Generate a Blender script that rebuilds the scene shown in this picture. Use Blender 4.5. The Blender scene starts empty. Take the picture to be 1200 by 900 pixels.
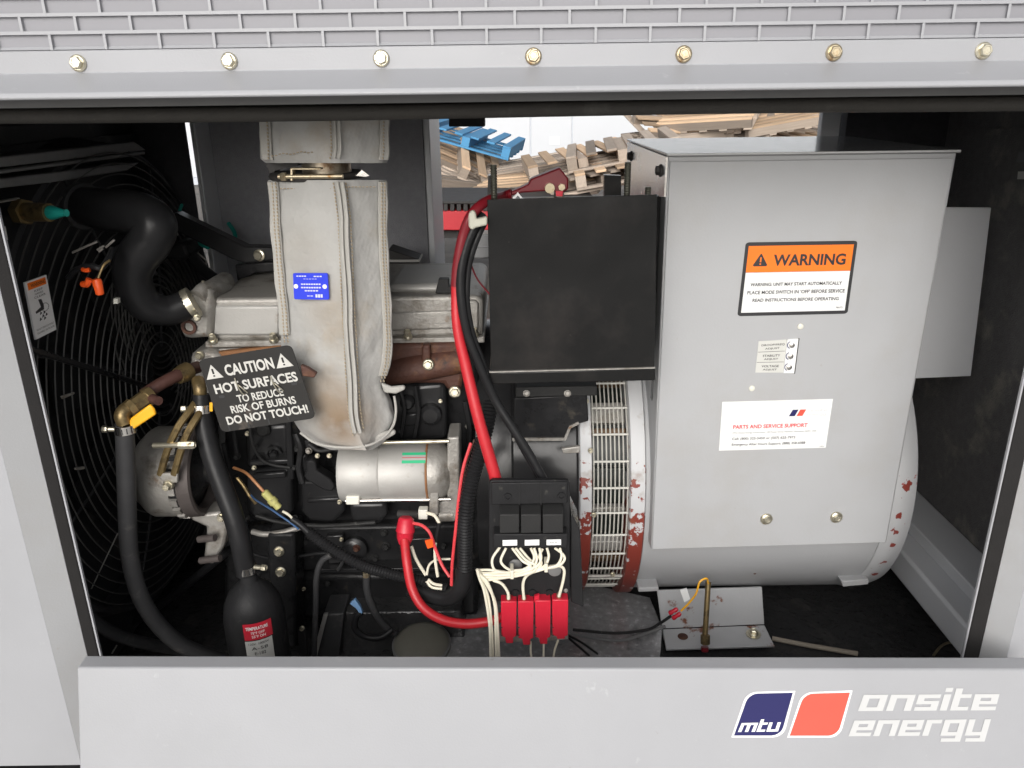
import bpy, bmesh, math, random
from mathutils import Vector, Matrix, Euler, noise
rad = math.radians
random.seed(7)
scene = bpy.context.scene
COL = scene.collection

# ------------------------------------------------------------------ camera, sky, sun, exposure
FPX = 930.0
CAM = Vector((0.0, 0.0, 1.22))
PITCH, ROLL = 20.0, -0.0135
cd = bpy.data.cameras.new("camera")
cd.sensor_width = 36.0
cd.lens = FPX / 1200.0 * 36.0
cd.clip_start, cd.clip_end = 0.02, 500.0
cam = bpy.data.objects.new("camera", cd)
ROT = Euler((rad(90 - PITCH), 0, 0)).to_matrix() @ Matrix.Rotation(ROLL, 3, 'Z')
cam.matrix_world = Matrix.Translation(CAM) @ ROT.to_4x4()
COL.objects.link(cam)
scene.camera = cam

world = bpy.data.worlds.new("World")
scene.world = world
world.use_nodes = True
wn = world.node_tree.nodes; wl = world.node_tree.links
bg = wn["Background"]
sky = wn.new("ShaderNodeTexSky"); sky.sky_type = 'NISHITA'; sky.sun_disc = False
sky.sun_elevation = rad(25); sky.sun_rotation = rad(190)
sky.air_density = 1.0; sky.dust_density = 5.0; sky.ozone_density = 1.0
hs = wn.new("ShaderNodeHueSaturation"); hs.inputs['Saturation'].default_value = 0.22   # overcast: a nearly white sky
wl.new(sky.outputs[0], hs.inputs['Color']); wl.new(hs.outputs[0], bg.inputs['Color'])
bg.inputs['Strength'].default_value = 0.15
sd = bpy.data.lights.new("sun", 'SUN'); sd.energy = 0.55; sd.angle = rad(45); sd.color = (1.0, 0.995, 0.985)
sun = bpy.data.objects.new("sun", sd)
sun.rotation_euler = (rad(90 - 25), 0, rad(-6)); sun.location = (0, -5, 8)
COL.objects.link(sun)
scene.view_settings.view_transform = 'Standard'; scene.view_settings.look = 'None'
scene.view_settings.gamma = 1.0; scene.view_settings.use_curve_mapping = False
scene.view_settings.exposure = 0.22
scene.cycles.max_bounces = 8; scene.cycles.diffuse_bounces = 5; scene.cycles.glossy_bounces = 4
scene.cycles.use_denoising = True

# ------------------------------------------------------------------ helpers
def ray(px, py):
    return ROT @ Vector(((px - 600) / FPX, -(py - 450) / FPX, -1.0))
def P(px, py, Y):
    d = ray(px, py); return CAM + d * ((Y - CAM.y) / d.y)
def PX(px, py, X):
    d = ray(px, py); return CAM + d * ((X - CAM.x) / d.x)
def PZ(px, py, Z):
    d = ray(px, py); return CAM + d * ((Z - CAM.z) / d.z)
def PP(px, py, o, n):
    d = ray(px, py); return CAM + d * ((o - CAM).dot(n) / d.dot(n))
def mpp(p):                                   # metres per photograph pixel at a point
    return -((ROT.transposed() @ (p - CAM)).z) / FPX
def S(r, g, b):
    f = lambda c: ((c / 255) / 12.92) if c / 255 <= 0.04045 else (((c / 255) + 0.055) / 1.055) ** 2.4
    return (f(r), f(g), f(b))

WORLD = {}
def _tag(o, label=None, cat=None, group=None, kind=None):
    if label: o['label'] = label
    if cat: o['category'] = cat
    if group: o['group'] = group
    if kind: o['kind'] = kind
def thing(name, label, cat, loc, group=None):
    o = bpy.data.objects.new(name, None); COL.objects.link(o)
    o.empty_display_size = 0.05
    o.location = loc; WORLD[o.name] = Vector(loc)
    _tag(o, label, cat, group); return o
def part(name, bm, m, parent=None, smooth=True, bevel=0, label=None, cat=None, group=None, kind=None, ang=38, segs=2):
    bmesh.ops.recalc_face_normals(bm, faces=bm.faces[:])
    me = bpy.data.meshes.new(name)
    if bm.verts:
        lo = [min(v.co[i] for v in bm.verts) for i in range(3)]; hi = [max(v.co[i] for v in bm.verts) for i in range(3)]
        c = Vector([(a + b) / 2 for a, b in zip(lo, hi)])
    else: c = Vector()
    bmesh.ops.translate(bm, verts=bm.verts[:], vec=-c)
    bm.to_mesh(me); bm.free()
    if smooth:
        me.polygons.foreach_set("use_smooth", [True] * len(me.polygons)); me.set_sharp_from_angle(angle=rad(ang))
    mats = m if isinstance(m, (list, tuple)) else [m]
    for x in mats: me.materials.append(x)
    o = bpy.data.objects.new(name, me); COL.objects.link(o)
    WORLD[o.name] = c
    if parent: o.parent = parent; o.location = c - WORLD[parent.name]
    else: o.location = c
    if bevel:
        b = o.modifiers.new("bevel", 'BEVEL'); b.width = bevel; b.segments = segs; b.limit_method = 'ANGLE'; b.angle_limit = rad(40)
    _tag(o, label, cat, group, kind)
    return o
def B(): return bmesh.new()
def face(bm, pts):
    return bm.faces.new([bm.verts.new(p) for p in pts])
def prism(bm, pts, vec):
    vec = Vector(vec)
    a = [bm.verts.new(p) for p in pts]; b = [bm.verts.new(Vector(p) + vec) for p in pts]
    n = len(a)
    bm.faces.new(a); bm.faces.new(b[::-1])
    for i in range(n): bm.faces.new((a[i], a[(i + 1) % n], b[(i + 1) % n], b[i]))
    return bm
def pp(bm, poly, Y0, Y1):                     # outline at its own distance, given a real thickness
    return prism(bm, [P(x, y, Y0) for x, y in poly], (0, Y1 - Y0, 0))
def rect(x0, y0, x1, y1): return [(x0, y0), (x1, y0), (x1, y1), (x0, y1)]
def rrect(x0, y0, x1, y1, r, n=4):
    out = []
    for cx, cy, a0 in ((x1 - r, y0 + r, -90), (x1 - r, y1 - r, 0), (x0 + r, y1 - r, 90), (x0 + r, y0 + r, 180)):
        for k in range(n + 1):
            a = rad(a0 + 90 * k / n); out.append((cx + r * math.cos(a), cy + r * math.sin(a)))
    return out
def box(bm, lo, hi):
    (x0, y0, z0), (x1, y1, z1) = lo, hi
    return prism(bm, [(x0, y0, z0), (x1, y0, z0), (x1, y0, z1), (x0, y0, z1)], (0, y1 - y0, 0))
def frame_of(axis):
    axis = Vector(axis).normalized()
    u = axis.orthogonal().normalized(); return axis, u, axis.cross(u)
def lathe(bm, o, axis, prof, seg=24, cap=True, a0=0.0):
    o = Vector(o); ax, u, v = frame_of(axis); rings = []
    for t, r in prof:
        rings.append([bm.verts.new(o + ax * t + (u * math.cos(a0 + 2 * math.pi * k / seg) + v * math.sin(a0 + 2 * math.pi * k / seg)) * max(r, 1e-5)) for k in range(seg)])
    for a, b in zip(rings, rings[1:]):
        for k in range(seg): bm.faces.new((a[k], a[(k + 1) % seg], b[(k + 1) % seg], b[k]))
    if cap:
        bm.faces.new(rings[0][::-1]); bm.faces.new(rings[-1])
    return bm
def cyl(bm, p0, p1, r, seg=16, r1=None):
    p0, p1 = Vector(p0), Vector(p1)
    return lathe(bm, p0, p1 - p0, [(0, r), ((p1 - p0).length, r if r1 is None else r1)], seg)
def spline(pts, n=8):
    pts = [Vector(p) for p in pts]
    if len(pts) < 3 or n <= 1: return pts
    q = [pts[0] * 2 - pts[1]] + pts + [pts[-1] * 2 - pts[-2]]; out = []
    for i in range(1, len(q) - 2):
        a, b, c, d = q[i - 1:i + 3]
        for k in range(n):
            t = k / n
            out.append(0.5 * ((2 * b) + (c - a) * t + (2 * a - 5 * b + 4 * c - d) * t * t + (3 * b - a - 3 * c + d) * t ** 3))
    out.append(pts[-1]); return out
def tube(bm, pts, r, seg=10, n=8, flat=1.0):
    pts = spline(pts, n); N = len(pts)
    T = [(pts[min(i + 1, N - 1)] - pts[max(i - 1, 0)]).normalized() for i in range(N)]
    u = T[0].orthogonal().normalized(); rings = []
    for i in range(N):
        u = (u - T[i] * u.dot(T[i])).normalized(); v = T[i].cross(u)
        if callable(r): rr = r(i, N)
        elif isinstance(r, (list, tuple)):
            f = i / max(N - 1, 1) * (len(r) - 1); j = min(int(f), len(r) - 2); rr = r[j] + (r[j + 1] - r[j]) * (f - j)
        else: rr = r
        rings.append([bm.verts.new(pts[i] + (u * math.cos(2 * math.pi * k / seg) + v * math.sin(2 * math.pi * k / seg) * flat) * rr) for k in range(seg)])
    for a, b in zip(rings, rings[1:]):
        for k in range(seg): bm.faces.new((a[k], a[(k + 1) % seg], b[(k + 1) % seg], b[k]))
    bm.faces.new(rings[0][::-1]); bm.faces.new(rings[-1]); return bm
def loom(bm, pts, r, pitch=0.006, seg=12):     # corrugated conduit
    pts = spline(pts, 12); out = [pts[0]]; acc = 0
    for a, b in zip(pts, pts[1:]):
        L = (b - a).length; t = pitch / 2 - acc
        while t <= L: out.append(a.lerp(b, t / L)); t += pitch / 2
        acc = (acc + L) % (pitch / 2)
    return tube(bm, out, lambda i, N: r * (1.0 if i % 2 else 0.84), seg, 1)
def hexbolt(bm, c, n, r, h=None, flange=True):
    c = Vector(c); n = Vector(n).normalized(); h = h or r * 0.8
    if flange: lathe(bm, c, n, [(-0.001, r), (h * 0.18, r), (h * 0.34, r * 0.82)], 18)
    lathe(bm, c, n, [(h * 0.2, r * 0.76), (h * 0.86, r * 0.76), (h, r * 0.62), (h * 1.001, r * 0.5), (h * 0.93, r * 0.42)], 6, a0=random.random())
    return bm
class Quad:
    def __init__(s, TL, TR, BR, BL):
        s.c = [Vector(p) for p in (TL, TR, BR, BL)]
        n = (s.c[1] - s.c[0]).cross(s.c[3] - s.c[0]).normalized()
        if n.dot(CAM - s.c[0]) < 0: n = -n
        s.n = n
    def pt(s, u, v, e=0.0):
        return s.c[0].lerp(s.c[1], u).lerp(s.c[3].lerp(s.c[2], u), v) + s.n * e
    def sub(s, u0, v0, u1, v1): return Quad(s.pt(u0, v0), s.pt(u1, v0), s.pt(u1, v1), s.pt(u0, v1))
def pquad(cs, Y): return Quad(*[P(x, y, Y) for x, y in cs])
def sheet(bm, q, uv, e0, e1):                  # thin plate or sticker on a quad
    return prism(bm, [q.pt(u, v, e1) for u, v in uv], q.n * (e0 - e1))
UNIT = rect(0, 0, 1, 1)
_tc = {}
def text_mesh(s, bold, shear):
    k = (s, bold, shear)
    if k not in _tc:
        cu = bpy.data.curves.new("lettering", 'FONT'); cu.body = s; cu.size = 1; cu.offset = bold; cu.shear = shear; cu.resolution_u = 3
        o = bpy.data.objects.new("lettering", cu); COL.objects.link(o)
        dg = bpy.context.evaluated_depsgraph_get(); ev = o.evaluated_get(dg); me = ev.to_mesh()
        vs = [v.co.copy() for v in me.vertices]; fs = [tuple(p.vertices) for p in me.polygons]
        ev.to_mesh_clear(); bpy.data.objects.remove(o); bpy.data.curves.remove(cu)
        x0 = min(v.x for v in vs); x1 = max(v.x for v in vs); y0 = min(v.y for v in vs); y1 = max(v.y for v in vs)
        _tc[k] = ([((v.x - x0) / (x1 - x0), 1 - (v.y - y0) / (y1 - y0)) for v in vs], fs)
    return _tc[k]
def text(bm, s, q, u0, v0, u1, v1, e, bold=0.0, shear=0.0):
    vs, fs = text_mesh(s, bold, shear)
    vv = [bm.verts.new(q.pt(u0 + (u1 - u0) * a, v0 + (v1 - v0) * b, e)) for a, b in vs]
    for f in fs:
        try: bm.faces.new([vv[i] for i in f])
        except ValueError: pass
    return bm
# squarish lettering of the maker's logo, x-height = 1
def word(bm, s, q, e):
    st, h, w = 0.30, 0.23, 1.04
    G = {'o': (w, [(0, 0, st, 1), (w - st, 0, w, 1), (st, 0, w - st, h), (st, 1 - h, w - st, 1)]),
         'n': (w, [(0, 0, st, 1), (st, 1 - h, w, 1), (w - st, 0, w, 1 - h)]),
         's': (.95, [(0, 1 - h, .95, 1), (0, .6, st, 1 - h), (0, .4, .95, .6), (.95 - st, h, .95, .4), (0, 0, .95, h)]),
         'i': (st, [(0, 0, st, 1), (0, 1.15, st, 1.4)]),
         't': (.74, [(0, 0, st, 1.36), (st, 1 - h, .74, 1), (st, 0, .74, h)]),
         'e': (w, [(0, 0, st, 1), (st, 1 - h, w, 1), (w - st, .58, w, 1 - h), (st, .38, w, .58), (st, 0, w, h)]),
         'r': (.74, [(0, 0, st, 1), (st, 1 - h, .74, 1)]),
         'g': (w, [(0, 0, st, 1), (w - st, 0, w, 1), (st, 0, w - st, h), (st, 1 - h, w - st, 1), (w - st, -.16, w, 0), (.1, -.38, w, -.16)]),
         'y': (w, [(0, 0, st, 1), (w - st, 0, w, 1), (st, 0, w - st, h), (w - st, -.16, w, 0), (.1, -.38, w, -.16)]),
         'u': (w, [(0, 0, st, 1), (w - st, 0, w, 1), (st, 0, w - st, h)]),
         'm': (1.5, [(0, 0, st, 1), (st, 1 - h, 1.5, 1), (.6, 0, .9, 1 - h), (1.2, 0, 1.5, 1 - h)])}
    W = sum(G[c][0] for c in s) + 0.13 * (len(s) - 1); x = 0
    for c in s:
        for a, b, cc, d in G[c][1]:
            face(bm, [q.pt((x + m) / W, 1 - k, e) for m, k in ((a, b), (cc, b), (cc, d), (a, d))])
        x += G[c][0] + 0.13
    return bm

# ------------------------------------------------------------------ materials
def mat(name, col, rough=0.5, metal=0.0, var=0.12, vs=14.0, bump=0.0, bs=120.0, coat=0.0, rvar=0.1, spots=None, spec=0.5, detail=4, wav=0.0):
    m = bpy.data.materials.new(name); m.use_nodes = True
    nt = m.node_tree; N = nt.nodes; L = nt.links; p = N['Principled BSDF']
    tc = N.new('ShaderNodeTexCoord')
    nz = N.new('ShaderNodeTexNoise'); nz.inputs['Scale'].default_value = vs; nz.inputs['Detail'].default_value = detail; nz.inputs['Roughness'].default_value = .6
    L.new(tc.outputs['Object'], nz.inputs['Vector'])
    mx = N.new('ShaderNodeMix'); mx.data_type = 'RGBA'
    mx.inputs['A'].default_value = (*[c * (1 - var) for c in col], 1); mx.inputs['B'].default_value = (*[min(1, c * (1 + var)) for c in col], 1)
    L.new(nz.outputs['Fac'], mx.inputs['Factor']); out = mx.outputs['Result']
    for (sc, scale, lo, hi) in (spots or []):    # blotches of rust, dirt or dust
        n2 = N.new('ShaderNodeTexNoise'); n2.inputs['Scale'].default_value = scale; n2.inputs['Detail'].default_value = 6; n2.inputs['Roughness'].default_value = .65
        L.new(tc.outputs['Object'], n2.inputs['Vector'])
        r = N.new('ShaderNodeMapRange'); r.inputs['From Min'].default_value = lo; r.inputs['From Max'].default_value = hi
        L.new(n2.outputs['Fac'], r.inputs['Value'])
        m2 = N.new('ShaderNodeMix'); m2.data_type = 'RGBA'; L.new(r.outputs[0], m2.inputs['Factor']); L.new(out, m2.inputs['A']); m2.inputs['B'].default_value = (*sc, 1)
        out = m2.outputs['Result']
    L.new(out, p.inputs['Base Color'])
    rr = N.new('ShaderNodeMapRange'); rr.inputs['To Min'].default_value = max(.02, rough - rvar); rr.inputs['To Max'].default_value = min(1, rough + rvar)
    L.new(nz.outputs['Fac'], rr.inputs['Value']); L.new(rr.outputs[0], p.inputs['Roughness'])
    p.inputs['Metallic'].default_value = metal; p.inputs['Coat Weight'].default_value = coat; p.inputs['Coat Roughness'].default_value = .15
    p.inputs['Specular IOR Level'].default_value = spec
    if bump:
        nb = N.new('ShaderNodeTexNoise'); nb.inputs['Scale'].default_value = bs; nb.inputs['Detail'].default_value = 4
        L.new(tc.outputs['Object'], nb.inputs['Vector'])
        b = N.new('ShaderNodeBump'); b.inputs['Strength'].default_value = bump; b.inputs['Distance'].default_value = .003
        L.new(nb.outputs['Fac'], b.inputs['Height']); L.new(b.outputs[0], p.inputs['Normal'])
        if wav:                                  # sheet metal is never quite flat
            nw = N.new('ShaderNodeTexNoise'); nw.inputs['Scale'].default_value = 4.5; nw.inputs['Detail'].default_value = 2
            L.new(tc.outputs['Object'], nw.inputs['Vector'])
            bw_ = N.new('ShaderNodeBump'); bw_.inputs['Strength'].default_value = wav; bw_.inputs['Distance'].default_value = .03
            L.new(nw.outputs['Fac'], bw_.inputs['Height']); L.new(bw_.outputs[0], b.inputs['Normal'])
    return m
M = {}
M['paint'] = mat('grey_paint', (.335, .34, .358), .42, var=.03, vs=5, bump=.08, bs=300, rvar=.08, wav=.22, spots=[((.27, .265, .25), 60, .70, .78), ((.32, .325, .34), 3.2, .50, .75), ((.40, .405, .42), 26, .66, .74)])
M['paint_in'] = mat('grey_paint_inside', (.375, .38, .39), .42, var=.04, vs=6, bump=.08, bs=260, rvar=.08, wav=.22, spots=[((.33, .32, .30), 80, .70, .80), ((.355, .35, .345), 4, .50, .75), ((.30, .27, .23), 24, .70, .80)])
M['paint_recess'] = mat('grey_paint_back', (.245, .245, .265), .5, var=.04, vs=5, bump=.05, bs=200)
M['paint_lit'] = mat('lit_grey_paint', (.70, .71, .73), .42, var=.04, vs=6, bump=.05, bs=220, spots=[((.4, .39, .37), 60, .72, .82)])  # same grey paint brightened, light put into the colour of dim inner parts
M['sheet_dark'] = mat('weathered_sheet', (.16, .16, .16), .6, var=.15, vs=18, bump=.1)
M['rubber'] = mat('seal_rubber', (.034, .032, .029), .75, var=.25, vs=25, bump=.3, bs=300, spec=.25, spots=[((.075, .072, .066), 12, .58, .8)])
M['jamb_rubber'] = mat('dark_jamb_rubber', (.022, .021, .021), .8, var=.2, vs=25, bump=.2, bs=300, spec=.12)
M['foam'] = mat('acoustic_foam', (.06, .06, .065), .9, var=.3, vs=60, bump=.9, bs=420, spec=.3)
M['foam_door'] = mat('grey_foam', (.31, .31, .33), .9, var=.2, vs=60, bump=.9, bs=420, spec=.3)
M['foam_worn'] = mat('worn_foam', (.15, .145, .145), .92, var=.3, vs=60, bump=.9, bs=300, spec=.3, spots=[((.26, .25, .22), 9, .54, .68)])
M['black'] = mat('engine_black', (.017, .017, .018), .3, var=.4, vs=30, bump=.35, bs=55, rvar=.15, spots=[((.05, .045, .038), 24, .60, .72)], spec=.17)
M['rad_black'] = mat('radiator_black', (.03, .03, .032), .5, var=.4, vs=20, bump=.2, bs=60, spots=[((.08, .075, .07), 12, .55, .7)])
M['channel'] = mat('dusty_channel', (.18, .18, .18), .5, var=.25, vs=15, spots=[((.22, .21, .2), 10, .5, .7)])
M['guard'] = mat('guard_wire_dusty', (.075, .073, .07), .5, var=.3, vs=30)
M['black_gloss'] = mat('black_gloss_paint', (.022, .022, .023), .2, var=.3, vs=18, bump=.06, bs=60, rvar=.08, spots=[((.06, .055, .05), 45, .68, .76)], spec=.3)
M['tray'] = mat('tray_black', (.010, .010, .010), .22, var=.3, vs=7, bump=.05, bs=160, rvar=.08, wav=.35, spots=[((.04, .037, .033), 90, .68, .78), ((.022, .020, .019), 5, .5, .7)], spec=.22)
M['hose'] = mat('hose_rubber', (.016, .016, .017), .34, var=.3, vs=30, bump=.15, bs=90, rvar=.1, spec=.17)
M['hose_dull'] = mat('hose_dull', (.045, .045, .047), .5, var=.25, vs=30, bump=.2, bs=140, spots=[((.10, .095, .09), 18, .58, .72)], spec=.3)
M['plastic'] = mat('black_plastic', (.018, .018, .019), .45, var=.25, vs=40, bump=.2, bs=400, spots=[((.07, .068, .06), 50, .62, .75)], spec=.17)
M['plastic_grey'] = mat('grey_plastic', (.026, .026, .026), .5, var=.15, vs=40, bump=.2, bs=300, spots=[((.10, .098, .09), 60, .62, .75)], spec=.17)
M['alu'] = mat('cast_aluminium', (.36, .345, .32), .5, .5, var=.25, vs=22, bump=.4, bs=160, spots=[((.17, .15, .125), 14, .50, .68), ((.20, .12, .07), 30, .64, .74)])
M['alu_clean'] = mat('bare_aluminium', (.43, .42, .40), .55, .4, var=.12, vs=26, bump=.15, bs=220, spots=[((.26, .22, .17), 22, .62, .76)])
M['steel'] = mat('brushed_steel', (.62, .60, .57), .24, 1.0, var=.12, vs=20, bump=.06, bs=200)
M['zinc'] = mat('zinc_plated', (.62, .58, .46), .32, .85, var=.2, vs=60, spots=[((.28, .20, .10), 40, .60, .74)])
M['zinc_yellow'] = mat('yellow_zinc', (.46, .39, .27), .34, .85, var=.25, vs=70, spots=[((.30, .16, .06), 40, .58, .70)])
M['brass'] = mat('tarnished_brass', (.26, .19, .09), .42, .75, var=.35, vs=40, bump=.2, bs=150, spots=[((.08, .06, .035), 30, .52, .68)])
M['rust'] = mat('rusty_iron', (.075, .030, .020), .62, .1, var=.4, vs=24, bump=.6, bs=110, spots=[((.17, .075, .03), 18, .55, .7), ((.025, .018, .016), 30, .58, .7)])
M['rust_light'] = mat('light_rust', (.24, .11, .045), .75, 0, var=.35, vs=30, bump=.5, bs=120)
M['pipe_rust'] = mat('rusty_pipe', (.075, .032, .025), .6, .2, var=.4, vs=40, bump=.4, bs=100)
M['red'] = mat('red_plastic', (.52, .016, .036), .38, var=.12, vs=20, bump=.08, bs=200)
M['red_cable'] = mat('red_cable', (.46, .014, .022), .42, var=.2, vs=20, bump=.1, bs=80, spots=[((.22, .03, .028), 22, .60, .74)])
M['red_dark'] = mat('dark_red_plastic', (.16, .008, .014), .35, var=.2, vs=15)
M['pink'] = mat('pinkish_wire', (.62, .05, .06), .4, var=.1, vs=20)
M['orange'] = mat('orange_plastic', (.85, .10, .012), .4, var=.1, vs=30)
M['yellow'] = mat('yellow_vinyl', (.85, .42, .015), .4, var=.08, vs=30)
M['white_wire'] = mat('white_wire', (.70, .66, .54), .42, var=.12, vs=40)
M['white_plastic'] = mat('white_plastic', (.66, .65, .58), .45, var=.1, vs=30)
M['clip'] = mat('nylon_clip', (.42, .41, .34), .5, var=.1, vs=30)
M['teal'] = mat('teal_plug', (.012, .30, .25), .4, var=.12, vs=30)
M['blue'] = mat('blue_spade', (.20, .36, .60), .4, var=.1, vs=30)
M['yellow_plug'] = mat('dirty_yellow_plug', (.46, .44, .16), .45, var=.2, vs=60, spots=[((.16, .14, .06), 60, .55, .7)])
M['sticker'] = mat('sticker_white', (.74, .745, .74), .45, var=.02, vs=20)
M['sticker_grey'] = mat('sticker_grey', (.56, .56, .53), .45, var=.04, vs=40)
M['ink'] = mat('ink_black', (.022, .022, .024), .5, var=.1, vs=30)
M['ink_red'] = mat('ink_red', (.72, .035, .04), .5, var=.05)
M['ink_blue'] = mat('ink_navy', (.020, .020, .10), .5, spec=.25, var=.06)
M['ink_orange'] = mat('ink_orange', (.90, .185, .008), .45, var=.03)
M['ink_coral'] = mat('ink_coral', (.86, .085, .055), .42, var=.04)
M['ink_white'] = mat('ink_white', (.84, .84, .83), .45, var=.03)
M['logo_white'] = mat('logo_white', (.52, .525, .525), .45, var=.03)
M['ink_pale'] = mat('ink_pale', (.60, .61, .62), .5, var=.05)
M['blue_tag'] = mat('blue_anodised', (.022, .045, .62), .35, .1, var=.06)
M['sign'] = mat('sign_dark_grey', (.032, .031, .030), .55, spec=.1, var=.12, vs=12, spots=[((.12, .10, .085), 10, .60, .72)])
M['sign_ink'] = mat('sign_lettering', (.52, .51, .48), .5, var=.12, vs=50)
M['thread'] = mat('stitch_thread', (.34, .28, .20), .8, var=.15, vs=60)
M['winding'] = mat('copper_winding', (.10, .055, .025), .4, .3, var=.3, vs=60)
M['winding_g'] = mat('varnished_core', (.010, .014, .012), .4, var=.4, vs=40)
M['stain_metal'] = mat('heat_stained_steel', (.46, .40, .31), .35, .85, var=.3, vs=18, spots=[((.16, .09, .045), 16, .50, .66)])
M['brown_ring'] = mat('dull_brown_iron', (.085, .072, .068), .6, .3, var=.25, vs=30, bump=.2, bs=120)
M['ground'] = mat('wet_yard', (.12, .105, .09), .6, var=.5, vs=1.2, bump=.8, bs=20, spots=[((.03, .026, .022), .7, .48, .6)])
M['bounce_surface'] = mat('bounce_concrete', (.50, .49, .47), .8, var=.15, vs=2, bump=.3, bs=60)
M['lid'] = mat('glossy_lid_paint', (.52, .525, .53), .22, var=.04, coat=.6, rvar=.05)
M['container'] = mat('white_container', (.58, .60, .63), .45, var=.03, vs=1.5)
M['container_line'] = mat('container_seam', (.52, .55, .60), .5, var=.1)
M['pallet_blue'] = mat('blue_painted_wood', (.06, .25, .47), .6, var=.2, vs=8, bump=.3, bs=40)
M['red_beam'] = mat('red_machine_paint', (.50, .03, .04), .5, var=.2, vs=4, spots=[((.16, .05, .04), 6, .58, .7)])
M['dark_iron'] = mat('dark_iron', (.03, .027, .026), .6, var=.3, vs=10)

def wood(name, col):
    m = bpy.data.materials.new(name); m.use_nodes = True; N = m.node_tree.nodes; L = m.node_tree.links; p = N['Principled BSDF']
    tc = N.new('ShaderNodeTexCoord'); mp = N.new('ShaderNodeMapping'); mp.inputs['Scale'].default_value = (2, 30, 30); L.new(tc.outputs['Object'], mp.inputs['Vector'])
    nz = N.new('ShaderNodeTexNoise'); nz.inputs['Scale'].default_value = 1.5; nz.inputs['Detail'].default_value = 5; L.new(mp.outputs[0], nz.inputs['Vector'])
    oi = N.new('ShaderNodeObjectInfo')
    mx = N.new('ShaderNodeMix'); mx.data_type = 'RGBA'; mx.inputs['A'].default_value = (*[c * .68 for c in col], 1); mx.inputs['B'].default_value = (*[min(1, c * 1.15) for c in col], 1)
    L.new(nz.outputs['Fac'], mx.inputs['Factor'])
    m2 = N.new('ShaderNodeMix'); m2.data_type = 'RGBA'; m2.blend_type = 'MULTIPLY'; m2.inputs['Factor'].default_value = 1; L.new(mx.outputs['Result'], m2.inputs['A'])
    cr = N.new('ShaderNodeMapRange'); cr.inputs['To Min'].default_value = .5; cr.inputs['To Max'].default_value = 1.35; L.new(oi.outputs['Random'], cr.inputs['Value']); L.new(cr.outputs[0], m2.inputs['B'])
    L.new(m2.outputs['Result'], p.inputs['Base Color']); p.inputs['Roughness'].default_value = .8; return m
M['wood'] = wood('pallet_wood', (.66, .47, .31))
M['wood_grey'] = wood('weathered_wood', (.46, .38, .31))

def chipped(name):                              # grey over red primer, the paint flaked away mostly low down
    m = mat(name, (.46, .465, .475), .45, var=.06, vs=10, bump=.1, bs=160)
    nt = m.node_tree; N = nt.nodes; L = nt.links; p = N['Principled BSDF']; src = p.inputs['Base Color'].links[0].from_socket
    tc = N.new('ShaderNodeTexCoord'); ge = N.new('ShaderNodeNewGeometry'); sx = N.new('ShaderNodeSeparateXYZ'); L.new(ge.outputs['Position'], sx.inputs[0])
    nz = N.new('ShaderNodeTexNoise'); nz.inputs['Scale'].default_value = 26; nz.inputs['Detail'].default_value = 7; nz.inputs['Roughness'].default_value = .62; L.new(tc.outputs['Object'], nz.inputs['Vector'])
    mr = N.new('ShaderNodeMapRange'); mr.inputs['From Min'].default_value = .22; mr.inputs['From Max'].default_value = .50; mr.inputs['To Min'].default_value = .24; mr.inputs['To Max'].default_value = -.10; L.new(sx.outputs['Z'], mr.inputs['Value'])
    ad = N.new('ShaderNodeMath'); L.new(nz.outputs['Fac'], ad.inputs[0]); L.new(mr.outputs[0], ad.inputs[1])
    st = N.new('ShaderNodeMapRange'); st.inputs['From Min'].default_value = .60; st.inputs['From Max'].default_value = .615; L.new(ad.outputs[0], st.inputs['Value'])
    mx = N.new('ShaderNodeMix'); mx.data_type = 'RGBA'; L.new(st.outputs[0], mx.inputs['Factor']); L.new(src, mx.inputs['A']); mx.inputs['B'].default_value = (.19, .032, .022, 1)
    n2 = N.new('ShaderNodeTexNoise'); n2.inputs['Scale'].default_value = 17; n2.inputs['Detail'].default_value = 5; L.new(tc.outputs['Object'], n2.inputs['Vector'])
    m3 = N.new('ShaderNodeMapRange'); m3.inputs['From Min'].default_value = .60; m3.inputs['From Max'].default_value = .72; m3.inputs['To Max'].default_value = .7; L.new(n2.outputs['Fac'], m3.inputs['Value'])
    m4 = N.new('ShaderNodeMix'); m4.data_type = 'RGBA'; L.new(m3.outputs[0], m4.inputs['Factor']); L.new(mx.outputs['Result'], m4.inputs['A']); m4.inputs['B'].default_value = (.17, .10, .055, 1)
    L.new(m4.outputs['Result'], p.inputs['Base Color']); return m
M['chipped'] = chipped('chipped_paint')
M['end_bell'] = mat('end_bell_paint', (.42, .425, .435), .42, var=.05, vs=8, bump=.06, bs=200, spots=[((.30, .03, .022), 13, .625, .632), ((.20, .16, .13), 30, .68, .74)])

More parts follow.
